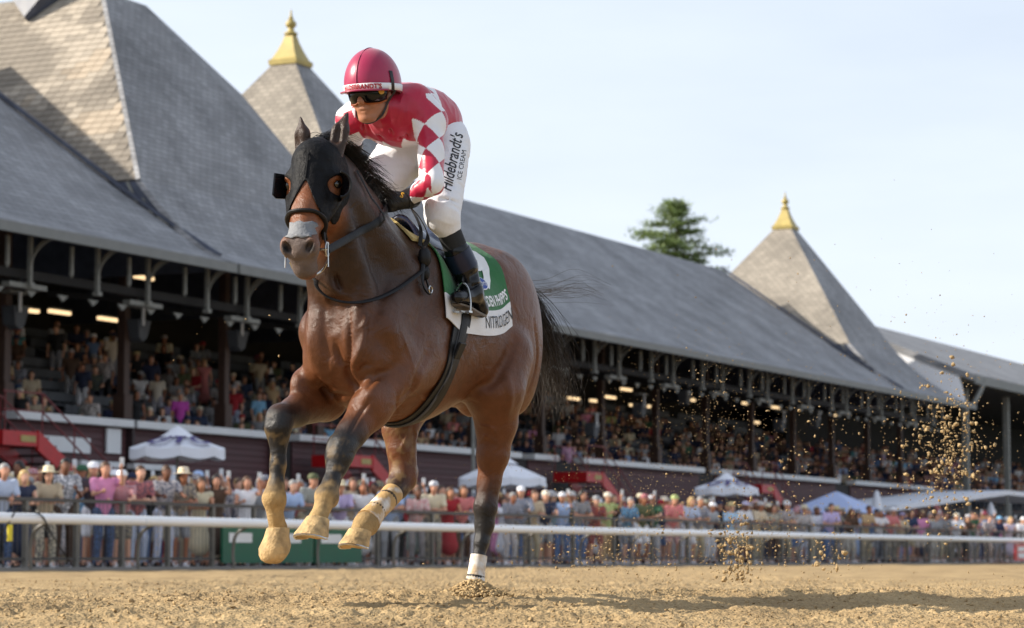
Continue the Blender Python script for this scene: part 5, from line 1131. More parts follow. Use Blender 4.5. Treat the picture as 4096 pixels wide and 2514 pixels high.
for x, y, w_, h_ in ((250, 1768, 215, 32), (452, 1755, 56, 80)):
    s0, z0 = at_n(x - w_ / 2, y + h_ / 2, 40.42); s1, z1 = at_n(x + w_ / 2, y - h_ / 2, 40.42); m = MB(); m.sbox(s0, s1, 40.38, 40.445, z0 - .12, z1 - .02); o = m.build('wall_sign', M_LEDGE, None); o.name = 'notice_board'; tag(o, 'long white notice strip on the dark wall behind the red stairs' if h_ < 50 else 'upright white notice board on the dark red wall left of the umbrella', 'sign')
for x0, x1, y in ((300, 465, 1852), (515, 690, 1865)):
    s0, z0 = at_n(x0, y, 40.38); s1, _ = at_n(x1, y, 40.38); m = MB(); m.sbox(s0, s1, 40.18, 40.44, z0 - .08, z0 + .07); m.build('window_hood', M_LEDGE, stand); m = MB(); m.sbox(s0 + .1, s1 - .1, 40.42, 40.452, z0 - 1.1, z0 - .09); m.build('window', M_SOFFIT, stand)
# red stairs
def stair(k, s0, zt=3.2, n0=38.6, n1=39.9, lab=''):
    t = wroot('staircase', W(s0, 39.2), lab, 'stairs', 'red stairs up to the stand'); run = 5.4; m = MB()
    for n in (n0, n1): m = MB(); m.prism([W(s0 - .2, n - .04, zt - .42), W(s0 - .2, n - .04, zt + .08), W(s0 + run, n - .04, .18), W(s0 + run, n - .04, -.0)], [W(s0 - .2, n + .04, zt - .42), W(s0 - .2, n + .04, zt + .08), W(s0 + run, n + .04, .18), W(s0 + run, n + .04, -.0)]); m.build('stringer', M_REDP, t)
    for i in range(16): f = (i + .5) / 16; m = MB(); m.sbox(s0 + run * f - .14, s0 + run * f + .16, n0 + .04, n1 - .04, zt * (1 - f) - .02, zt * (1 - f) + .03); m.build('tread', M_DARKW, t)
    m = MB(); m.sbox(s0 - 1.6, s0 - .2, n0 - .02, n1 + .02, zt - .32, zt + .04); m.build('landing', M_REDP, t)
    for n in (n0, n1):
        for h in (.55, 1.0): m = MB(); m.bar(W(s0, n, zt + h), W(s0 + run, n, .1 + h), .035); m.bar(W(s0 - 1.6, n, zt + h), W(s0, n, zt + h), .035); m.build('handrail', M_REDR, t)
        for f in (-.28, 0, .25, .5, .75, 1): m = MB(); zz = zt * (1 - max(f, 0)); m.bar(W(s0 + run * f, n, zz), W(s0 + run * f, n, zz + 1.0), .035); m.build('baluster', M_REDR, t)
    m = MB(); m.sbox(s0 - .9, s0 - .3, n0 - .035, n0 - .022, zt - .22, zt - .06); m.build('number_plate', M_GILT, t)
    return t
for k, (s_, lb) in enumerate(zip(st_s, ('red metal staircase at the left end of the dark wall', 'red metal staircase behind the galloping horse\'s forelegs', 'red metal staircase just right of the horse\'s planted hind leg', 'red metal staircase half hidden by the far white umbrella', 'red metal staircase at the far end of the dark wall'))):
    stair(k, s_ + .3, lab=lb)
# lamps under the roof
for i, (x, y) in enumerate([(414, 1059), (575, 1112), (238, 1250), (432, 1278), (110, 1242), (950, 1150), (2294, 1595), (2383, 1605), (2541, 1623), (2580, 1625), (2505, 1559), (2760, 1600), (2987, 1615), (3104, 1631), (3137, 1550), (3655, 1619), (3330, 1660), (3886, 1648), (4076, 1676), (3020, 1690), (2440, 1590)]):
    n = 46.5 if x > 2000 else 45.5; s_, z_ = at_n(x, y, n); L_ = .55 if x > 2000 else .5
    lp_ = wroot('strip_lamp', W(s_, n, z_), None, 'lamp', 'lit strip lamps under the stand roof')
    LL = ['warm strip lamp high in the dark left of the second column', 'warm strip lamp right of the second column near the roof', 'lower warm strip lamp between the first two columns', 'warm strip lamp touching the left side of the second column', 'faint warm lamp beside the leftmost loudspeaker', 'warm strip lamp just left of the horse\'s muzzle', 'warm strip lamp closest to the horse\'s tail', 'second warm strip lamp right of the horse\'s tail', 'left one of two warm strip lamps burning side by side', 'right one of two warm strip lamps burning side by side', 'warm strip lamp above the side-by-side pair', 'single warm strip lamp right of the side-by-side pair', 'warm strip lamp under the left foot of the far pavilion roof', 'warm strip lamp below the far pavilion, second of the lower row', 'topmost warm strip lamp below the far pavilion roof', 'warm strip lamp behind the flying dirt near the white end wall', 'lowest warm strip lamp under the far pavilion', 'warm strip lamp left of the column in the far wing', 'warm strip lamp at the right edge of the picture', 'dim low warm lamp above the far white parasol', 'small warm lamp between the tail and the side-by-side pair']
    lp_['label'] = LL[i]
    m = MB(); m.sbox(s_ - L_, s_ + L_, n - .06, n + .06, z_ - .05, z_ + .05); m.build('tube', M_LAMP, lp_); m = MB(); m.sbox(s_ - L_, s_ + L_, n - .09, n + .09, z_ + .055, z_ + .11); m.build('housing', M_IRON, lp_); m = MB(); m.bar(W(s_, n, z_ + .11), W(s_, n, max(z_ + .3, 9.0)), .03); m.build('hanger', M_SOFFIT, lp_)
# loudspeakers hung beside the columns
for k, (x, y) in enumerate([(62, 1268), (555, 1320), (950, 1360), (2370, 1720), (2560, 1640), (2740, 1590), (3120, 1700), (3260, 1690)]):
    s_, z_ = at_n(x, y, 41.2); t = wroot('loudspeaker', W(s_, 41.2, z_), ['grey hanging loudspeaker beside the leftmost visible column', 'grey hanging loudspeaker right of the second column', 'grey hanging loudspeaker left of the horse\'s shoulder'][k] if k < 3 else ['low grey loudspeaker hanging right of the horse\'s tail', 'grey loudspeaker hanging just left of the side-by-side lamps', 'grey loudspeaker hanging under the middle of the long roof', 'low grey loudspeaker under the left foot of the far pavilion', 'grey loudspeaker hanging below the far pavilion, farthest right'][k - 3], 'loudspeaker', 'hanging loudspeakers in the stand')
    m = MB(); a = [W(s_ - .32, 41.0, z_ + .26), W(s_ + .32, 41.0, z_ + .26), W(s_ + .2, 41.05, z_ - .22), W(s_, 41.05, z_ - .34), W(s_ - .2, 41.05, z_ - .22)]; m.prism(a, [p + N3 * .4 for p in a]); m.build('cabinet', M_BENCH, t); m = MB(); m.tube([W(s_ - .15, 40.95, z_ + .1), W(s_ - .15, 40.95, z_ + .62)], .05, 8); m.build('tube', M_LEDGE, t, smooth=True); m = MB(); m.sbox(s_ - .5, s_ + .4, 41.0, 41.3, z_ + .6, z_ + .66); m.build('arm', M_IRON, t)
# ================================================================ running rail and crowd fence
M_RAIL = mat('white_rail', (.90, .91, .92), .35, var=.03, scale=2)
M_FENCE = mat('grey_fence_metal', lin(104, 100, 92), .5, var=.2, scale=5)
M_FENCED = mat('dark_fence_rail', lin(62, 58, 54), .5, var=.2, scale=5)
RN, RZ = 24.6, .755
rail = wroot('running_rail', W(60, RN), 'long white plastic running rail along the far side of the track', 'rail')
for a in np.arange(12, 190, 6.0): m = MB(); m.tube([W(a + .008, RN, RZ), W(a + 5.992, RN, RZ)], .085, 16, flat=.98, nrm=Z3); m.build('rail_section', M_RAIL, rail, smooth=True)
pm = MB(); pm.tube(bez([(0, .34, -.05), (0, .36, .25), (0, .30, .55), (0, .06, .70)], 10), .030, 8); po = pm.build('rail_post', M_FENCE, rail, smooth=True); pms = po.data; u = False
for a in np.arange(12.4, 190, 3.0): u = inst(po, pms, 'rail_post', u, W(a, RN, .0), rail)
# cables looped over the rail
m = MB(); s_, _ = at_n(52, 2080, RN); m.tube(bez([W(s_ - 1.2, 25.0, .02), W(s_ - .35, 24.65, .45), W(s_ - .05, 24.48, .9), W(s_ + .2, 24.50, .87), W(s_ + .6, 24.50, .80), W(s_ + .95, 24.55, .5), W(s_ + 2.0, 24.9, 0)], 30), .013, 6); tag(m.build('cable', M_BLK, None, smooth=True), 'dark cable looped over the white rail at far left', 'cable')
FN = 25.8
fence = wroot('crowd_fence', W(60, FN), 'grey metal crowd fence with a dark top rail behind the white rail', 'fence')
for a in np.arange(14, 190, 8.0): m = MB(); m.bar(W(a + .01, FN, 1.10), W(a + 7.99, FN, 1.10), .07, .06); m.build('top_rail', M_FENCED, fence); m = MB(); m.bar(W(a + .01, FN, .12), W(a + 7.99, FN, .12), .05, .05); m.build('bottom_rail', M_FENCED, fence)
fpm = MB(); fpm.box((-.04, -.04, -.02), (.08, 0, 0), (0, .08, 0), (0, 0, 1.09)); fo = fpm.build('fence_post', M_FENCE, fence); fms = fo.data; u = False
fx = [s_at(x, FN) for x in (104, 306, 490, 673, 850, 1015)]
for a in list(np.arange(fx[0] - 8.0, fx[0] - 1, 2.0)) + fx + list(np.arange(fx[-1] + 2.4, 190, 2.4)): u = inst(fo, fms, 'fence_post', u, W(a, FN, 0), fence)
M_MESH = mat('wire', lin(92, 92, 90), .5, metal=.5)
for a in np.arange(fx[0] - 8, 120, 2.4):
    m = MB()
    for q in np.arange(.12, 2.4, .12): m.bar(W(a + q, FN + .01, .14), W(a + q, FN + .01, 1.07), .008)
    m.build('wire_infill', M_MESH, fence)
M_GRN = mat('green_hoarding', lin(22, 92, 66), .55, var=.12, scale=3)
for x0, x1, lb in ((868, 1060, 'left green hoarding panel low on the crowd fence'), (1072, 1230, 'middle green hoarding panel low on the crowd fence'), (1240, 1425, 'right green hoarding panel low on the crowd fence')):
    a, b = s_at(x0, FN), s_at(x1, FN); g = wroot('hoarding', W(a, FN), lb, 'hoarding', 'green hoardings'); m = MB(); m.sbox(a, b, FN - .14, FN - .09, .04, .76); m.build('panel', M_GRN, g)
    m = MB(); m.sbox(a + .2, a + 1.0, FN - .147, FN - .142, .42, .60); m.build('faded_print', M_LEDGE, g)
a, b = s_at(4032, RN), s_at(4120, RN); sg_ = wroot('red_sign', W(a, 24.4), 'red and white sign board standing at the track edge far right', 'sign'); m = MB(); m.sbox(a, b, 24.36, 24.42, .02, .62); m.build('board', M_REDP, sg_)
for z0, z1 in ((.36, .52), (.12, .30)): m = MB(); m.sbox(a + .35, b - .3, 24.352, 24.358, z0, z1); m.build('white_print', M_LEDGE, sg_)
for x, lb in ((33, 'small yellow tag hanging on the rail cable at far left'),): s_, z_ = at_n(x, 2130, 24.55); m = MB(); m.sbox(s_ - .05, s_ + .05, 24.5, 24.54, z_ - .14, z_ + .12); tag(m.build('cable_tag', mat('yellow_plastic', lin(228, 208, 40), .5), None, bevel=.01), lb, 'tag')
# umbrellas and tents on the apron
M_UMB = mat('white_canvas', (.80, .81, .86), .7, var=.05, scale=3, bump=.2, bscale=6)
M_UMBD = mat('navy_lining', lin(30, 32, 66), .7)
M_PURP = mat('purple_print', lin(58, 40, 110), .6)
def umbrella(x, y_top, n, dia, h, label, text=None, gd=None):
    s_, zt = at_n(x, y_top, n); c = W(s_, n, 0); t = wroot('parasol', c, label, 'parasol', 'open white parasols behind the crowd'); r_u = dia / 2; k = 8
    m = MB(); ring_ = []; top = c + (0, 0, zt)
    for i in range(k):
        a0, a1 = (2 * math.pi * i / k + .2), (2 * math.pi * (i + 1) / k + .2); p = MB(); v = [top]
        for fr in (.16, .45, .75, 1.0):
            for q in np.linspace(0, 1, 5): a = a0 + (a1 - a0) * q; sag = -.05 * math.sin(q * math.pi) * fr; v.append(c + np.array([math.cos(a) * r_u * fr * (1 - .04 * math.sin(q * math.pi)), math.sin(a) * r_u * fr * (1 - .04 * math.sin(q * math.pi)), zt - h * fr ** 1.15 + sag]))
        for q in np.linspace(0, 1, 5): a = a0 + (a1 - a0) * q; v.append(c + np.array([math.cos(a) * r_u * 1.005, math.sin(a) * r_u * 1.005, zt - h - .20 - .07 * math.sin(q * math.pi)]))
        f = [(0, 1 + j, 2 + j) for j in range(4)] + [(1 + b * 5 + j, 6 + b * 5 + j, 7 + b * 5 + j, 2 + b * 5 + j) for b in range(4) for j in range(4)]; p.add(v, f); p.build('canopy_panel', M_UMB, t, smooth=True)
        rb = MB(); rb.bar(top - (0, 0, .08), c + np.array([math.cos(a0) * r_u * .98, math.sin(a0) * r_u * .98, zt - h - .03]), .025); rb.build('rib', M_UMBD, t)
    m = MB(); m.tube([c, top + (0, 0, .02)], .03, 8); m.build('pole', M_IRON, t, smooth=True); m = MB(); m.lathe([(.0, .17), (.10, .12), (.30, -.02), (.42, -.10)], top, 12); m.build('vent_cap', M_UMB, t, smooth=True)
    if text:
        v, f = text_np(text, .66, .25, .03, 1.25); P = []
        for x_, y_, _ in v:                                                    # wraps round the cone facing the track
            a = math.atan2(CAM[1] - c[1], CAM[0] - c[0]) + x_ / (r_u * .8); fr = np.clip(.70 - y_ * 1.0, .2, .98); P.append(c + np.array([math.cos(a) * r_u * fr * 1.01, math.sin(a) * r_u * fr * 1.01, zt - h * fr ** 1.15 + .045]))
        mesh_np('lettering', P, f, M_PURP, t, False)
umbrella(710, 1735, 30.8, 2.05, .31, 'white parasol with purple lettering above the crowd left of the horse', 'UTC')
umbrella(2010, 1842, 30.8, 2.4, .48, 'white parasol behind the horse\'s planted hind leg')
umbrella(2905, 1912, 30.8, 2.15, .34, 'white parasol over the crowd right of the flying dirt', 'UTC')
def closed(x, y0, y1, n, lb):
    s_, zt = at_n(x, y0, n); t = wroot('folded_parasol', W(s_, n), lb, 'parasol', 'folded white parasols'); _, zb = at_n(x, y1, n); m = MB(); m.lathe([(.02, zt), (.10, zt - .1), (.17, (zt + zb) / 2), (.27, zb), (.2, zb - .02)][::-1], W(s_, n), 12); m.build('folded_canopy', M_UMB, t, smooth=True); m = MB(); m.tube([W(s_, n, 0), W(s_, n, zt)], .03, 8); m.build('pole', M_IRON, t, smooth=True)
closed(3507, 1962, 2045, 33.2, 'folded white parasol standing beside the pale blue tent'); closed(3962, 2008, 2062, 33.2, 'small folded white parasol under the long white tent roof'); closed(705, 1862, 1960, 33.6, 'folded white parasol under the large lettered parasol')
M_TENT = mat('pale_blue_canvas', lin(176, 190, 226), .7, var=.06, scale=2)
s_, zt = at_n(3345, 1965, 32); t = wroot('canopy_tent', W(s_, 32), 'pale blue peaked canopy tent behind the crowd', 'tent'); m = MB(); c = W(s_, 32); q = [c + a * 1.9 * T3 + b * 1.5 * N3 for a, b in ((-1, -1), (1, -1), (1, 1), (-1, 1))]; m.add([c + (0, 0, zt)] + [p + (0, 0, zt - .85) for p in q], [(0, 1, 2), (0, 2, 3), (0, 3, 4), (0, 4, 1)]); m.build('canopy', M_TENT, t).modifiers.new('t', 'SOLIDIFY').thickness = .02
for p in q: m = MB(); m.tube([p, p + (0, 0, zt - .86)], .04, 6); m.build('leg', M_IRON, t)
m = MB(); m.prism([q[1] + (0, 0, .2), q[1] + (0, 0, zt - .9), q[1] - T3 * .6 + (0, 0, zt - .9)], [q[1] + (0, .03, .2), q[1] + (0, .03, zt - .9), q[1] - T3 * .6 + (0, .03, zt - .9)]); m.build('side_flap', M_TENT, t)
t = wroot('marquee', W(100, 33), 'long white pitched marquee roof over the crowd at far right', 'tent'); pts = [at_n(x, y, 33) for x, y in ((3590, 2022), (4035, 1962), (4300, 1995))]
for (a, za), (b, zb), nm in ((pts[0], pts[1], 'left_slope'), (pts[1], pts[2], 'right_slope')):
    m = MB(); m.prism([W(a, 33, za - .22), W(b, 33, zb - .22), W(b, 33, zb), W(a, 33, za)], [W(a, 37, za - .22), W(b, 37, zb - .22), W(b, 37, zb), W(a, 37, za)]); m.build('roof_slope', M_UMB, t)
for (a, za) in pts: m = MB(); m.tube([W(a + .05, 33.1, 0), W(a + .05, 33.1, za - .2)], .06, 8); m.build('leg', M_IRON, t)
m = MB(); a, b = s_at(3800, 33.3), s_at(3905, 33.3); m.sbox(a, b, 33.2, 33.25, .4, 1.95); m.build('side_wall', M_UMB, t)
# steel mast between the horse's hind legs
s_, zt = at_n(1893, 1690, 34); t = wroot('steel_mast', W(s_, 34), 'thin grey steel mast seen between the horse\'s hind legs', 'mast'); m = MB(); m.tube([W(s_, 34, 0), W(s_, 34, zt + .4)], .06, 10); m.build('pole', M_IRON, t, smooth=True); m = MB(); m.lathe([(.12, 0), (.12, .1), (.07, .2)], W(s_, 34), 10); m.build('base', M_IRON, t)
# pine behind the roof
def pine():
    n = 95; s_, zt = at_n(2705, 818, n); t = wroot('pine_tree', W(s_, n), 'wind-swept green pine rising behind the grandstand roof', 'tree'); r = np.random.default_rng(6); c = W(s_, n)
    m = MB(); m.tube(bez([c, c + (0.2, 0, zt * .5), c + (-.1, 0, zt * .8), c + (.1, 0, zt - .3)], 16), np.linspace(.55, .05, 16), 10); m.build('trunk', mat('pine_bark', lin(84, 66, 50), .9, var=.3, scale=3, bump=.5, bscale=8), t, smooth=True)
    lm = MB(); V = []; F = []; ax = np.array([1.0, 0, 0])
    tiers = [(0.1, 1.0, .4), (.9, 1.6, .7), (1.9, 2.0, 1.7), (3.0, 2.3, 1.2), (4.0, 1.9, 1.8), (5.0, 2.6, 2.4), (6.2, 3.6, 2.2), (7.2, 5.2, 2.6), (8.3, 4.6, 3.4), (9.5, 4.0, 3.6), (11, 4.4, 4.0)]
    for dz, lw, rw in tiers:
        for b in range(9):
            an = r.uniform(0, 6.28); L_ = (lw if math.cos(an) < 0 else rw) * r.uniform(.5, 1.05) * (.45 + .55 * abs(math.cos(an))); lw, rw = lw, rw; L_ *= 2.3 if dz > 2.5 else 1.6; d = np.array([math.cos(an), math.sin(an), r.uniform(-.05, .15)]); a = c + (0, 0, zt - dz + r.uniform(-.45, .35)); e = a + d * L_; lm.tube([a, a + d * L_ * .5 + (0, 0, .1), e], [.07, .05, .02], 5)
            k = int(30 + 20 * L_)
            for q in r.random(k) ** .6:
                p = a + d * L_ * q + r.normal(0, 1, 3) * (.42, .42, .17); u = r.normal(size=3); u[2] = abs(u[2]) * .6 + .2; u /= np.linalg.norm(u); w = np.cross(u, r.normal(size=3)); w /= np.linalg.norm(w)
                for g in range(4):
                    u2 = u + r.normal(0, .5, 3); bidx = len(V); V += [p - w * .05, p + w * .05, p + u2 * r.uniform(.22, .42)]; F.append((bidx, bidx + 1, bidx + 2))
    lm.build('limb', mat('pine_limb', lin(84, 66, 50), .9), t, smooth=True); mesh_np('crown', V, F, mat('pine_needles', lin(112, 130, 70), .6, var=.5, scale=1.2), t, False)
pine()
# farther trees behind the stand are hidden by the roof and left out
# ================================================================ spectators
M_PSK = mat('spectator_skin', (0, 0, 0), .55, var=.06, scale=8, objcol=True)
M_PCL = mat('spectator_cloth', (0, 0, 0), .75, var=.12, scale=9, objcol=True, bump=.3, bscale=14)
def print_cloth(m):
    """some garments carry stripes, checks or a blotchy print, chosen by the object's random number"""
    nt = m.node_tree; b = nt.nodes['Principled BSDF']; N_ = nt.nodes.new; Lk = nt.links.new; src = b.inputs['Base Color'].links[0].from_socket
    oi = [q for q in nt.nodes if q.type == 'OBJECT_INFO'][0]; tc = N_('ShaderNodeTexCoord')
    wv = N_('ShaderNodeTexWave'); wv.bands_direction = 'Z'; wv.inputs['Scale'].default_value = 7; wv.inputs['Distortion'].default_value = .4; vo = N_('ShaderNodeTexVoronoi'); vo.inputs['Scale'].default_value = 24
    for q in (wv, vo): Lk(tc.outputs['Object'], q.inputs['Vector'])
    def gate(lo, hi):
        a_ = N_('ShaderNodeMath'); a_.operation = 'GREATER_THAN'; a_.inputs[1].default_value = lo; c_ = N_('ShaderNodeMath'); c_.operation = 'LESS_THAN'; c_.inputs[1].default_value = hi; d_ = N_('ShaderNodeMath'); d_.operation = 'MULTIPLY'
        Lk(oi.outputs['Random'], a_.inputs[0]); Lk(oi.outputs['Random'], c_.inputs[0]); Lk(a_.outputs[0], d_.inputs[0]); Lk(c_.outputs[0], d_.inputs[1]); return d_
    for tex, lo, hi, colr in ((wv.outputs['Fac'], .0, .16, (.75, .75, .78, 1)), (vo.outputs['Distance'], .16, .34, (.04, .05, .09, 1)), (vo.outputs['Distance'], .34, .46, (.78, .70, .66, 1))):
        st = N_('ShaderNodeMath'); st.operation = 'GREATER_THAN'; st.inputs[1].default_value = .5 if tex.name != 'Distance' else .42; Lk(tex, st.inputs[0])
        g = gate(lo, hi); mu = N_('ShaderNodeMath'); mu.operation = 'MULTIPLY'; Lk(st.outputs[0], mu.inputs[0]); Lk(g.outputs[0], mu.inputs[1]); m2 = N_('ShaderNodeMath'); m2.operation = 'MULTIPLY'; m2.inputs[1].default_value = .7; Lk(mu.outputs[0], m2.inputs[0])
        mx = N_('ShaderNodeMix'); mx.data_type = 'RGBA'; mx.inputs[7].default_value = colr; Lk(m2.outputs[0], mx.inputs[0]); Lk(src, mx.inputs[6]); src = mx.outputs[2]
    Lk(src, b.inputs['Base Color'])
print_cloth(M_PCL)
M_PHR = mat('spectator_hair', (0, 0, 0), .5, var=.2, scale=30, objcol=True)
def pose(kind):
    """joints of one pose, x forward, z up"""
    lean = {'lean': .30, 'stand': .04, 'phone': .06, 'clap': .12, 'sit': .10, 'point': .16}[kind]
    j = {}
    if kind == 'sit':
        j['hip'] = np.array([0, 0, .50]); th = [(.0, .09, .50), (.40, .12, .50), (.42, .12, .08)]
    else:
        j['hip'] = np.array([-.10 * (lean > .2), 0, .93]); th = [(j['hip'][0], .09, .92), (.03, .11, .49), (-.04, .12, .07)]
    j['legs'] = [[np.array((a, sg * b, c)) for a, b, c in th] for sg in (1, -1)]
    if kind in ('stand', 'clap', 'phone'): j['legs'][1][1] = j['legs'][1][1] + (.03, 0, 0); j['legs'][1][2] = j['legs'][1][2] + (.10, -.02, 0)
    up_ = np.array([math.sin(lean), 0, math.cos(lean)]); j['waist'] = j['hip'] + up_ * .18; j['chest'] = j['hip'] + up_ * .36; j['neck'] = j['hip'] + up_ * .55; j['head'] = j['neck'] + np.array([.04 + lean * .08, 0, .145])
    arms = []
    for sg in (1, -1):
        s_ = j['hip'] + up_ * .49 + np.array([0, sg * .185, 0])
        if kind == 'lean': e = s_ + (.10, sg * .06, -.27); h = np.array([s_[0] + .34, sg * .06, 1.13])
        elif kind == 'phone': e = s_ + ((.22, sg * .05, -.02) if sg > 0 else (.16, sg * .06, -.22)); h = e + ((.13, -.06, .24) if sg > 0 else (.16, .10, .05))
        elif kind == 'clap': e = s_ + (.08, sg * .07, -.28); h = e + (.22, -sg * .13, .12)
        elif kind == 'point': e = s_ + (.20, sg * .06, -.18); h = e + (.25, -sg * .05, -.03)
        elif kind == 'sit': e = s_ + (.06, sg * .06, -.27); h = e + (.22, -sg * .08, -.03)
        else: e = s_ + (.0, sg * .07, -.29); h = e + (.08, -sg * .02, -.25)
        arms.append((s_, np.array(e), np.array(h)))
    j['arms'] = arms; return j
def proto(kind):
    j = pose(kind); P = {}; h = .021; lo, hi = (-.5, -.5, -.02), (.85, .5, 2.0); H_ = j['head']
    def fig(g, torso=True, arms=0, legs=0, head=False):
        S = SDF(lo, hi, h)
        if torso:
            S.cone(j['hip'], j['waist'], .125 + g, .115 + g, .06, flat=((1, 0, 0), .78)); S.cone(j['waist'], j['chest'], .115 + g, .145 + g, .06, flat=((1, 0, 0), .72)); S.cone(j['chest'], j['neck'] - (0, 0, .06), .145 + g, .085 + g, .06, flat=((1, 0, 0), .75))
            for s_, e, _ in j['arms']: S.cone(j['chest'] + (s_ - j['chest']) * .4, s_, .09 + g, .062 + g, .05)
        if arms:
            for s_, e, w in j['arms']:
                S.cone(s_, e if arms > .9 else s_ + (e - s_) * .62, .054 + g, .042 + g, .03)
                if arms > 1: S.cone(e, w, .040 + g, .028 + g, .02)
                if arms > 2: d = (w - e) / np.linalg.norm(w - e); S.ell(w + d * .045, (.045, .034, .045), .02); S.cone(w + d * .02, w + d * .09, .022, .014, .015); S.cone(w, w + d * .05 + (0, 0, .03), .014, .011, .012)
        if legs:
            for a, k, f in j['legs']: S.cone(a, k, .088 + g, .058 + g, .03); S.cone(k, k + (f - k) * min(legs, 1.0), .058 + g, .044 + g if legs >= 1 else .055 + g, .02)
        if head:
            S.cone(j['neck'] - (0, 0, .05), H_ - (0.01, 0, .06), .056, .052, .03); S.ell(H_ + (-.012, 0, .022), (.094, .078, .098), .02); S.ell(H_ + (.025, 0, -.045), (.066, .058, .075), .03); S.ell(H_ + (.095, 0, -.012), (.018, .014, .022), .012)
            for sg in (1, -1): S.ell(H_ + (0, sg * .08, 0), (.02, .012, .03), .01)
            for a, k, f in j['legs']: S.cone(f, f + (.13, 0, -.03), .04, .03, .02)
        return S
    def me_of(S, nm, mt):
        V, Q = S.mesh(); me = bpy.data.meshes.new(nm); me.from_pydata(relax(V, Q, 1).tolist(), [], Q.tolist()); me.polygons.foreach_set('use_smooth', np.ones(len(Q), bool)); me.materials.append(mt); return me
    P['body'] = me_of(fig(-.006, True, 3, 1, True), 'body', M_PSK)
    P['shirt'] = me_of(fig(.016, True, .6), 'shirt', M_PCL); P['jacket'] = me_of(fig(.02, True, 2), 'jacket', M_PCL)
    P['trousers'] = me_of(fig(.014, False, 0, 1), 'trousers', M_PCL)
    S = SDF(lo, hi, h); S.cone(j['hip'] + (0, 0, .02), j['hip'] + (0, 0, .06), .135, .13, .03, flat=((1, 0, 0), .8)); [S.cone(a, a + (k - a) * .85, .105, .085, .03) for a, k, f in j['legs']]; P['shorts'] = me_of(S, 'shorts', M_PCL)
    S = fig(.014, True, 0)
    if kind == 'sit': [S.cone(a, k, .11, .09, .06) for a, k, f in j['legs']]
    else: S.cone(j['hip'], np.array([.0, 0, .42]), .15, .22, .05, flat=((1, 0, 0), .8))
    P['dress'] = me_of(S, 'dress', M_PCL)
    S = SDF(lo, hi, .016); S.ell(H_ + (-.025, 0, .040), (.098, .088, .100), .01); S.ell(H_ + (.07, 0, -.05), (.075, .1, .10), .015, 's'); P['short_hair'] = me_of(S, 'hair', M_PHR)
    S = SDF(lo, hi, .016); S.ell(H_ + (-.025, 0, .035), (.100, .094, .102), .01); S.cone(H_ + (-.06, .03, -.02), H_ + (-.085, .05, -.25), .075, .05, .03); S.cone(H_ + (-.06, -.03, -.02), H_ + (-.085, -.05, -.25), .075, .05, .03); S.ell(H_ + (.075, 0, -.05), (.075, .07, .11), .015, 's'); P['long_hair'] = me_of(S, 'hair', M_PHR)
    m = MB(); m.lathe([(.100, .03), (.103, .055), (.096, .095), (.066, .130), (.0, .142)], H_ + (-.015, 0, 0), 14, sx=1.05); pk_ = [(.07, -.07), (.13, -.062), (.165, -.03), (.172, 0), (.165, .03), (.13, .062), (.07, .07)]; m.prism([H_ + (a, b, .034 - .10 * max(0, a - .1)) for a, b in pk_], [H_ + (a, b, .046 - .10 * max(0, a - .1)) for a, b in pk_])
    o = m.build('cap', M_PCL, None, smooth=True); P['cap'] = o.data; bpy.data.objects.remove(o)
    m = MB(); m.lathe([(.185, .042), (.19, .05), (.105, .062), (.100, .10), (.088, .155), (.06, .165), (.0, .150)], H_ + (-.012, 0, 0), 16, sx=1.08); o = m.build('brimmed_hat', M_PCL, None, smooth=True); P['hat'] = o.data; bpy.data.objects.remove(o)
    for i, (a, k, f) in enumerate(j['legs']):
        m = MB(); q = f + np.array([.05, 0, -.045]); m.lathe([(.05, -.025), (.05, .01), (.035, .055)], q, 8, sx=2.1)
        o = m.build('shoe', M_PCL, None, smooth=True); P[f'shoe{i}'] = o.data; bpy.data.objects.remove(o)
    P['hands'] = [w for _, _, w in j['arms']]; P['headc'] = H_; return P
PROTO = {k: proto(k) for k in ('lean', 'stand', 'phone', 'clap', 'sit', 'point')}
CN = {'white': (242, 242, 246), 'pale blue': (172, 194, 230), 'navy': (34, 42, 74), 'black': (24, 24, 28), 'pink': (230, 150, 192), 'red': (170, 32, 44), 'orange': (206, 96, 62), 'grey': (160, 162, 166), 'olive': (92, 98, 66), 'cream': (226, 214, 184), 'beige': (206, 188, 160), 'sky blue': (140, 196, 234), 'coral': (222, 134, 132), 'lavender': (198, 184, 226), 'green': (54, 98, 70), 'dark blue': (46, 62, 96), 'denim': (92, 118, 160), 'khaki': (186, 174, 146), 'brown': (84, 60, 44), 'straw': (214, 196, 148), 'teal': (70, 132, 138), 'magenta': (190, 70, 170), 'tan': (196, 166, 126), 'lime': (190, 204, 136)}
HAIRC = {'dark': (32, 24, 20), 'brown': (84, 58, 38), 'blonde': (196, 164, 110), 'grey': (150, 148, 146), 'black': (18, 16, 16)}
SKINS = [(214, 160, 130), (196, 140, 108), (224, 172, 144), (170, 112, 82), (120, 78, 56), (206, 150, 122)]
crng = np.random.default_rng(77); PEOPLE = []
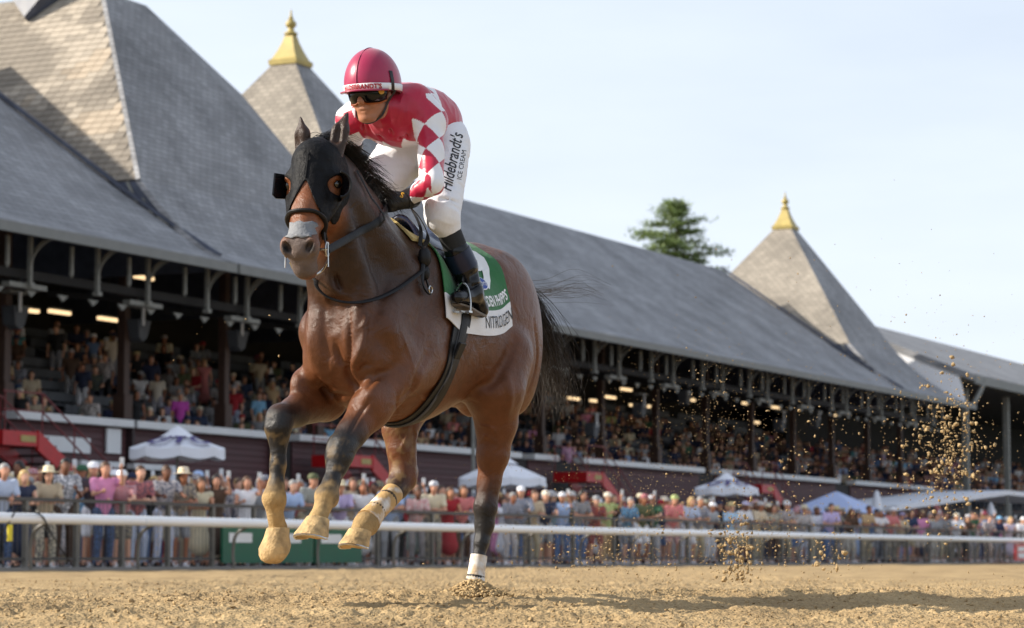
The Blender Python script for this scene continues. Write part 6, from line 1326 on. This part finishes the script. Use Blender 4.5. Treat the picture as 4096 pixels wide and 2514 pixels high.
def person(P, rz, kind='stand', top='white', bot='khaki', wear='shirt', legs='trousers', hair='dark', hairstyle='short_hair', hat=None, hatc=None, skin=None, scale=1.0, group='spectators along the crowd fence', parts=True, place=''):
    pr = PROTO[kind]; root = bpy.data.objects.new('person', pr['body']); COL.objects.link(root)
    root.location = tuple(P); root.rotation_euler = (0, 0, rz); root.scale = (scale,) * 3; sk = skin if skin is not None else SKINS[crng.integers(len(SKINS))]; root.color = (*lin(*sk), 1)
    def ch(key, nm, c):
        o = bpy.data.objects.new(nm, pr[key]); COL.objects.link(o); o.parent = root; o.color = (*(np.array(lin(*c)) * crng.uniform(.85, 1.1)), 1); return o
    ch(wear, wear, CN[top])
    if wear != 'dress': ch(legs, legs, CN[bot])
    if hairstyle and not (hat and hairstyle == 'short_hair' and False): ch(hairstyle, 'hair', HAIRC[hair])
    if hat: ch(hat, {'cap': 'cap', 'hat': 'brimmed_hat'}[hat], CN[hatc])
    if parts:
        sc_ = CN['white' if crng.random() < .5 else 'black']; ch('shoe0', 'shoe', sc_); ch('shoe1', 'shoe', sc_)
    g_ = 'dress' if wear == 'dress' else 'top' if wear == 'shirt' else 'jacket'
    hd_ = f"{hatc} {'cap' if hat == 'cap' else 'brimmed hat'}" if hat else f"{hair} {'long ' if hairstyle == 'long_hair' else ''}hair"
    act = {'lean': 'leaning', 'stand': 'standing', 'phone': 'filming', 'clap': 'clapping', 'sit': 'seated', 'point': 'reaching'}[kind]
    lab = f"{act} person in {top} {g_}, {hd_},"
    PEOPLE.append([root, lab, place, top]); root['category'] = 'person'; root['group'] = group
    return root
def face_to(P, tgt, jit=.0): return math.atan2(tgt[1] - P[1], tgt[0] - P[0]) + jit
LOOK = math.atan2(*(-.78 * T3 - .62 * N3)[[1, 0]])
HORSEP = HO + np.array([0, 0, 0])
M_PHONE = mat('phone_case', (.75, .76, .78), .3, var=.1)
def phone(root, kind, desc):
    pr = PROTO[kind]; o = MB(); h = pr['hands'][0]; o.box((h[0] + .03, h[1] - .04, h[2] + .03), (.012, 0, 0), (0, .075, 0), (0, 0, .15)); q = o.build('mobile_phone', M_PHONE, None, bevel=.004)
    q.location = root.location; q.rotation_euler = root.rotation_euler; q.scale = root.scale; tag(q, desc, 'phone', 'phones held up by spectators')
# front row: (pixel x, pose, top, bottom, wear, legs, hair, style, hat, hat colour, pixel y of the head, metres behind the fence)
FR = [(8, 'lean', 'pale blue', 'denim', 'shirt', 'trousers', 'grey', 'short_hair', None, None, .32), (87, 'lean', 'navy', 'navy', 'dress', '', 'blonde', 'long_hair', None, None, .34), (125, 'stand', 'black', 'khaki', 'shirt', 'shorts', 'dark', 'short_hair', 'cap', 'red', 1.5), (186, 'lean', 'beige', 'cream', 'shirt', 'trousers', 'dark', 'long_hair', 'hat', 'cream', .36), (255, 'clap', 'white', 'brown', 'shirt', 'trousers', 'black', 'short_hair', None, None, .4), (285, 'stand', 'grey', 'khaki', 'shirt', 'trousers', 'brown', 'short_hair', 'hat', 'cream', 2.0), (330, 'stand', 'sky blue', 'khaki', 'shirt', 'shorts', 'brown', 'short_hair', 'cap', 'green', 1.6), (372, 'clap', 'brown', 'white', 'shirt', 'shorts', 'dark', 'short_hair', 'cap', 'white', .9),
      (415, 'phone', 'pink', 'denim', 'shirt', 'trousers', 'brown', 'short_hair', None, None, .42), (460, 'stand', 'black', 'black', 'shirt', 'trousers', 'dark', 'short_hair', 'cap', 'white', 1.5), (490, 'point', 'red', 'khaki', 'shirt', 'shorts', 'grey', 'short_hair', 'cap', 'white', .38), (520, 'stand', 'dark blue', 'khaki', 'shirt', 'shorts', 'brown', 'short_hair', 'cap', 'navy', 2.2), (552, 'lean', 'coral', 'pale blue', 'shirt', 'trousers', 'brown', 'short_hair', None, None, .5), (615, 'stand', 'black', 'denim', 'shirt', 'trousers', 'blonde', 'short_hair', None, None, 1.4), (655, 'point', 'dark blue', 'pale blue', 'shirt', 'trousers', 'brown', 'short_hair', None, None, .40), (722, 'lean', 'beige', 'grey', 'shirt', 'shorts', 'dark', 'long_hair', 'hat', 'straw', .42), (752, 'stand', 'cream', 'khaki', 'shirt', 'trousers', 'brown', 'short_hair', 'hat', 'tan', 2.4), (790, 'stand', 'white', 'khaki', 'shirt', 'shorts', 'dark', 'short_hair', 'cap', 'pale blue', 2.0),
      (800, 'lean', 'cream', 'cream', 'dress', '', 'brown', 'long_hair', None, None, .34), (862, 'phone', 'brown', 'brown', 'dress', '', 'dark', 'long_hair', None, None, .55), (952, 'stand', 'navy', 'navy', 'jacket', 'trousers', 'brown', 'short_hair', None, None, 1.7), (985, 'phone', 'white', 'white', 'dress', '', 'brown', 'long_hair', None, None, .45), (1035, 'lean', 'grey', 'khaki', 'shirt', 'trousers', 'grey', 'short_hair', None, None, .6), (1160, 'lean', 'pale blue', 'khaki', 'shirt', 'shorts', 'grey', 'short_hair', None, None, .5), (1195, 'phone', 'coral', 'navy', 'shirt', 'shorts', 'grey', 'short_hair', None, None, .7), (1238, 'lean', 'olive', 'khaki', 'shirt', 'shorts', 'brown', 'short_hair', 'cap', 'olive', .4),
      (1300, 'lean', 'white', 'denim', 'shirt', 'shorts', 'grey', 'short_hair', None, None, .4), (1360, 'lean', 'lavender', 'white', 'shirt', 'shorts', 'brown', 'short_hair', 'hat', 'cream', .4), (1410, 'phone', 'beige', 'brown', 'shirt', 'trousers', 'brown', 'long_hair', None, None, .6), (1448, 'lean', 'white', 'black', 'dress', '', 'dark', 'long_hair', None, None, .35), (1500, 'stand', 'black', 'black', 'shirt', 'trousers', 'black', 'short_hair', None, None, .8), (1560, 'lean', 'pale blue', 'grey', 'shirt', 'trousers', 'grey', 'short_hair', None, None, .4), (1668, 'lean', 'coral', 'brown', 'shirt', 'trousers', 'brown', 'short_hair', None, None, .4), (1732, 'lean', 'cream', 'khaki', 'shirt', 'trousers', 'brown', 'short_hair', 'cap', 'white', .42), (1795, 'lean', 'red', 'red', 'dress', '', 'brown', 'long_hair', None, None, .36), (1850, 'lean', 'coral', 'brown', 'shirt', 'trousers', 'brown', 'long_hair', None, None, .5),
      (2042, 'lean', 'navy', 'grey', 'shirt', 'trousers', 'grey', 'short_hair', None, None, .4), (2085, 'point', 'dark blue', 'khaki', 'jacket', 'trousers', 'brown', 'short_hair', 'cap', 'white', .6), (2130, 'lean', 'beige', 'khaki', 'shirt', 'trousers', 'brown', 'short_hair', None, None, .5), (2180, 'point', 'navy', 'grey', 'shirt', 'shorts', 'brown', 'short_hair', 'cap', 'cream', .4), (2250, 'phone', 'pale blue', 'denim', 'shirt', 'trousers', 'grey', 'short_hair', 'cap', 'white', .4), (2290, 'stand', 'white', 'khaki', 'shirt', 'trousers', 'brown', 'short_hair', 'cap', 'green', 1.6), (2318, 'lean', 'black', 'denim', 'shirt', 'trousers', 'dark', 'long_hair', None, None, .5), (2382, 'lean', 'orange', 'orange', 'shirt', 'shorts', 'brown', 'short_hair', 'cap', 'grey', .36), (2425, 'phone', 'lime', 'tan', 'shirt', 'trousers', 'brown', 'short_hair', 'cap', 'cream', .5), (2512, 'lean', 'sky blue', 'grey', 'shirt', 'shorts', 'grey', 'short_hair', None, None, .4),
      (2570, 'lean', 'olive', 'white', 'shirt', 'shorts', 'brown', 'short_hair', 'cap', 'coral', .5), (2612, 'point', 'green', 'grey', 'shirt', 'trousers', 'brown', 'short_hair', 'cap', 'white', .4), (2656, 'stand', 'black', 'white', 'shirt', 'shorts', 'dark', 'short_hair', 'hat', 'cream', 1.0), (2692, 'lean', 'coral', 'red', 'shirt', 'shorts', 'brown', 'short_hair', 'cap', 'lime', .4), (2757, 'lean', 'pale blue', 'white', 'shirt', 'shorts', 'blonde', 'long_hair', None, None, .5), (2792, 'lean', 'navy', 'khaki', 'shirt', 'trousers', 'grey', 'short_hair', None, None, .4), (2840, 'lean', 'grey', 'white', 'shirt', 'trousers', 'brown', 'short_hair', 'cap', 'white', .5), (2918, 'clap', 'sky blue', 'grey', 'shirt', 'trousers', 'brown', 'short_hair', 'hat', 'straw', .45), (2972, 'lean', 'white', 'khaki', 'shirt', 'shorts', 'dark', 'short_hair', 'cap', 'lavender', .5), (3032, 'lean', 'beige', 'khaki', 'shirt', 'trousers', 'brown', 'short_hair', 'cap', 'grey', .4), (3090, 'clap', 'cream', 'brown', 'shirt', 'trousers', 'brown', 'long_hair', None, None, .5), (3140, 'lean', 'navy', 'khaki', 'shirt', 'trousers', 'grey', 'short_hair', 'cap', 'white', .4), (3212, 'lean', 'grey', 'pale blue', 'shirt', 'trousers', 'brown', 'short_hair', 'hat', 'straw', .45), (3262, 'stand', 'white', 'khaki', 'shirt', 'trousers', 'brown', 'short_hair', None, None, .9), (3320, 'lean', 'lavender', 'denim', 'shirt', 'trousers', 'dark', 'short_hair', None, None, .4), (3400, 'lean', 'brown', 'khaki', 'shirt', 'trousers', 'brown', 'long_hair', None, None, .5), (3465, 'lean', 'tan', 'khaki', 'shirt', 'trousers', 'brown', 'short_hair', None, None, .5), (3515, 'point', 'white', 'grey', 'shirt', 'trousers', 'grey', 'short_hair', None, None, .4), (3563, 'lean', 'coral', 'khaki', 'shirt', 'trousers', 'brown', 'short_hair', 'cap', 'white', .4), (3602, 'lean', 'beige', 'khaki', 'shirt', 'shorts', 'brown', 'short_hair', 'cap', 'lavender', .5), (3637, 'lean', 'dark blue', 'khaki', 'shirt', 'shorts', 'brown', 'long_hair', None, None, .4), (3682, 'stand', 'pink', 'khaki', 'shirt', 'shorts', 'brown', 'short_hair', None, None, .7), (3735, 'lean', 'grey', 'khaki', 'shirt', 'trousers', 'brown', 'short_hair', None, None, .4), (3775, 'lean', 'black', 'khaki', 'shirt', 'trousers', 'brown', 'short_hair', None, None, .5), (3822, 'point', 'white', 'khaki', 'shirt', 'trousers', 'brown', 'short_hair', 'cap', 'cream', .5), (3862, 'lean', 'brown', 'black', 'shirt', 'trousers', 'dark', 'short_hair', 'cap', 'white', .45), (3895, 'stand', 'red', 'khaki', 'shirt', 'trousers', 'brown', 'short_hair', None, None, .9), (3950, 'lean', 'navy', 'khaki', 'shirt', 'trousers', 'brown', 'short_hair', None, None, .4), (3988, 'lean', 'navy', 'grey', 'jacket', 'trousers', 'brown', 'short_hair', 'cap', 'sky blue', .4), (4036, 'lean', 'lavender', 'lavender', 'dress', '', 'blonde', 'long_hair', None, None, .4), (4085, 'lean', 'white', 'khaki', 'shirt', 'trousers', 'brown', 'short_hair', 'cap', 'white', .45)]
def xregion(x):
    for lim, nm in ((300, 'at far left of fence'), (620, 'near left fence end'), (900, 'under lettered parasol'), (1090, 'left of raised foreleg'), (1300, 'between the forelegs'), (1600, 'behind the forelegs'), (1900, 'between the hind legs'), (2200, 'right of planted hind leg'), (2500, 'below the tail'), (2800, 'left of dirt splash'), (3050, 'behind dirt splash'), (3300, 'left of blue tent'), (3550, 'by folded parasol'), (3800, 'left of marquee'), (4000, 'under marquee'), (9999, 'at the right edge')):
        if x < lim: return nm
n_phone = 0
for (x, kd, top, bot, wear, legs, hair, hs, hat, hc, back) in FR:
    n = FN + back; s_ = s_at(x, n); P = W(s_, n, -.02); rz = LOOK + crng.uniform(-.45, .45)
    if kd == 'lean': rz = LOOK + crng.uniform(-.1, .6)
    o = person(P, rz, kd, top, bot or 'khaki', wear, legs or 'trousers', hair, hs, hat, hc, scale=crng.uniform(.96, 1.06) * (1.0 if wear != 'dress' else .96), place=xregion(x))
    if kd == 'phone': phone(o, kd, f"pale mobile phone held up by the person in {top} {xregion(x)}")
tops = list(CN); tops_w = np.array([6, 2.5, 3, 3, .6, .7, .3, 3, 1, 2.5, 3, 1, .5, .8, .6, 1.5, .8, 1, 1.5, .3, .3, .05, 1, .1]); tops_w = tops_w / tops_w.sum()
dark_w = tops_w * np.array([.45, .5, 2.2, 2.4, .5, .7, .5, .8, 1.2, .4, .5, .6, .4, .4, 1.2, 2.2, 1.3, .7, 2.2, .3, 1, .5, .6, .3]); dark_w = dark_w / dark_w.sum()  # darker clothes in the stand stand in for the shade under its roof
def rnd_person(P, rz, kd, group, place, parts=True):
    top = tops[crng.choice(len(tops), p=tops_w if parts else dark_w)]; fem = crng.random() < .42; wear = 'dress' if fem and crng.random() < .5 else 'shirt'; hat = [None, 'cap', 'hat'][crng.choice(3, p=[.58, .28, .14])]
    return person(P, rz, kd, top, ['khaki', 'denim', 'black', 'navy', 'grey', 'white'][crng.integers(6)], wear, 'shorts' if crng.random() < .4 and kd != 'sit' else 'trousers', ['dark', 'brown', 'blonde', 'grey', 'black'][crng.choice(5, p=[.3, .3, .15, .15, .1])], 'long_hair' if fem else 'short_hair', hat, [['white', 'cream', 'navy', 'straw', 'grey', 'red'][crng.integers(6)]][0] if hat else None, scale=crng.uniform(.94, 1.07), group=group, parts=parts, place=place)
for x in list(np.arange(30, 1050, 44)) + list(np.arange(1090, 1900, 40)) + list(np.arange(1980, 4110, 27)):
    x = x + crng.uniform(-18, 18); n = FN + crng.uniform(.7, 3.4); s_ = s_at(x, n); P = W(s_, n, -.02)
    kd = ['stand', 'clap', 'phone', 'point', 'phone'][crng.integers(5)]; o = rnd_person(P, LOOK + crng.uniform(-.5, .5), kd, 'spectators behind the front row', 'one row back ' + xregion(x))
    if kd == 'phone': phone(o, kd, f"phone held up by the person in {PEOPLE[-1][3]} one row back {xregion(x)}")
# seated in the stand
ords = ['front', 'second', 'third', 'fourth', 'fifth', 'sixth', 'seventh', 'eighth', 'ninth', 'top']
spots = []
for i in range(9):
    for s_ in np.arange(s_at(-40, ROWN[i]), s_at(4096, ROWN[i]) if i < 7 else 112, .62):
        dens = .62 if i < 2 else .5; 
        if s_ < 62: dens *= .36 if i < 4 else .10
        if i > 5: dens *= .6
        x = None
        if crng.random() < dens: spots.append((i, s_ + crng.uniform(-.12, .12)))
def pxx(P):
    v = np.asarray(P) - CAM; d = v[1] * math.cos(PITCH) + v[2] * math.sin(PITCH); return 2048 + FPX * v[0] / d
vis = [(np.linalg.norm(W(s_, ROWN[i]) - CAM), i, s_) for i, s_ in spots if not (1240 < pxx(W(s_, ROWN[i], ROWZ[i] + .8)) < 2120)]
vis.sort(); hid = [(0, i, s_) for i, s_ in spots if 1240 < pxx(W(s_, ROWN[i], ROWZ[i] + .8)) < 2120]; NIND = 300 - len(PEOPLE) - 1
special = {(s_at(692, ROWN[1]), 1): 'magenta', (s_at(2255, ROWN[0]), 0): 'magenta'}
extra = MB()
for k, (d, i, s_) in enumerate(vis + hid):
    P = W(s_, ROWN[i] + .02, ROWZ[i]); rz = face_to(P, HORSEP, crng.uniform(-.5, .5)); cx = int(np.searchsorted(COLS_S, s_)); cn = ['leftmost bay', 'leftmost bay', 'first bay', 'second bay', 'third bay', 'fourth bay'][cx] if cx < 6 else f"{ords[min(9, max(0, cx - 9))].replace('front', 'first').replace('top', 'last')} bay right of horse"
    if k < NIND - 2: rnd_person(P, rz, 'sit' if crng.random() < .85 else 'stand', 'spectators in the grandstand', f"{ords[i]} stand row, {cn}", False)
    else:
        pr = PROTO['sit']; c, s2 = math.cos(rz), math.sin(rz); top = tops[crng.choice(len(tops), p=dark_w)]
        for key in ('body', 'shirt', 'trousers', 'short_hair'):
            me = pr[key]; V = np.empty(len(me.vertices) * 3, np.float32); me.vertices.foreach_get('co', V); V = V.reshape(-1, 3); V = np.stack([V[:, 0] * c - V[:, 1] * s2, V[:, 0] * s2 + V[:, 1] * c, V[:, 2]], 1) + P
            fc = np.empty(len(me.loops), np.int32); me.loops.foreach_get('vertex_index', fc)
            colr = {'body': SKINS[crng.integers(6)], 'shirt': CN[top], 'trousers': (60, 62, 70), 'short_hair': (50, 40, 34)}[key]
            EXV.append(V) if False else None
            extra.__dict__.setdefault('parts', []).append((V, fc.reshape(-1, 4), lin(*colr)))
for (s_, i), c_ in special.items(): P = W(s_, ROWN[i] - .2, ROWZ[i]); person(P, face_to(P, HORSEP, .2), 'stand', 'magenta', 'black', 'shirt', 'trousers', 'grey', 'short_hair', None, None, group='spectators in the grandstand', place='in stand ' + ('left of horse' if s_ < 65 else 'right of tail'), parts=False)
if getattr(extra, 'parts', None):
    V = np.vstack([p[0] for p in extra.parts]); off = np.cumsum([0] + [len(p[0]) for p in extra.parts[:-1]]); Fq = np.vstack([p[1] + o for p, o in zip(extra.parts, off)]); Cc = np.vstack([np.tile(p[2], (len(p[0]), 1)) for p in extra.parts])
    o = mesh_np('seated_crowd', V, Fq, mat('far_crowd_cloth', (0, 0, 0), .7, var=.1, attr='col')); set_col(o, Cc); tag(o, 'dense mass of seated spectators far along the stand', 'crowd', kind='stuff')
# labels that single each one out
cnt = {}
for p in PEOPLE: p.append(f"{p[1]} {p[2]}".strip())
for p in PEOPLE: cnt.setdefault(p[4], []).append(p)
for lb, ps in cnt.items():
    if len(ps) == 1: ps[0][0]['label'] = lb
    else:
        ps.sort(key=lambda p: pxx(p[0].location))
        for k, p in enumerate(ps): p[0]['label'] = lb + (', leftmost' if k == 0 else ', rightmost' if k == len(ps) - 1 else f", {ords[k]} from left" if k < 9 else '')
for p in PEOPLE:
    if len(p[0]['label'].split()) > 16: p[0]['label'] = p[0]['label'].replace(' stand row', ' row').replace(' right of horse', ' past horse').replace('one row back ', 'behind, ').replace(' from left', '')
ph_ = {}
for o in [o for o in COL.objects if o.name.startswith('mobile_phone')]: ph_.setdefault(o['label'], []).append(o)
for lb, os_ in ph_.items():
    if len(os_) > 1:
        for o, w_ in zip(sorted(os_, key=lambda o: pxx(o.location)), ('left one', 'right one') if len(os_) == 2 else ('left one', 'middle one', 'right one', 'farthest one')): o['label'] = lb.replace('the person', 'person').replace('phone held up', f'{w_.split()[0]} phone held up')
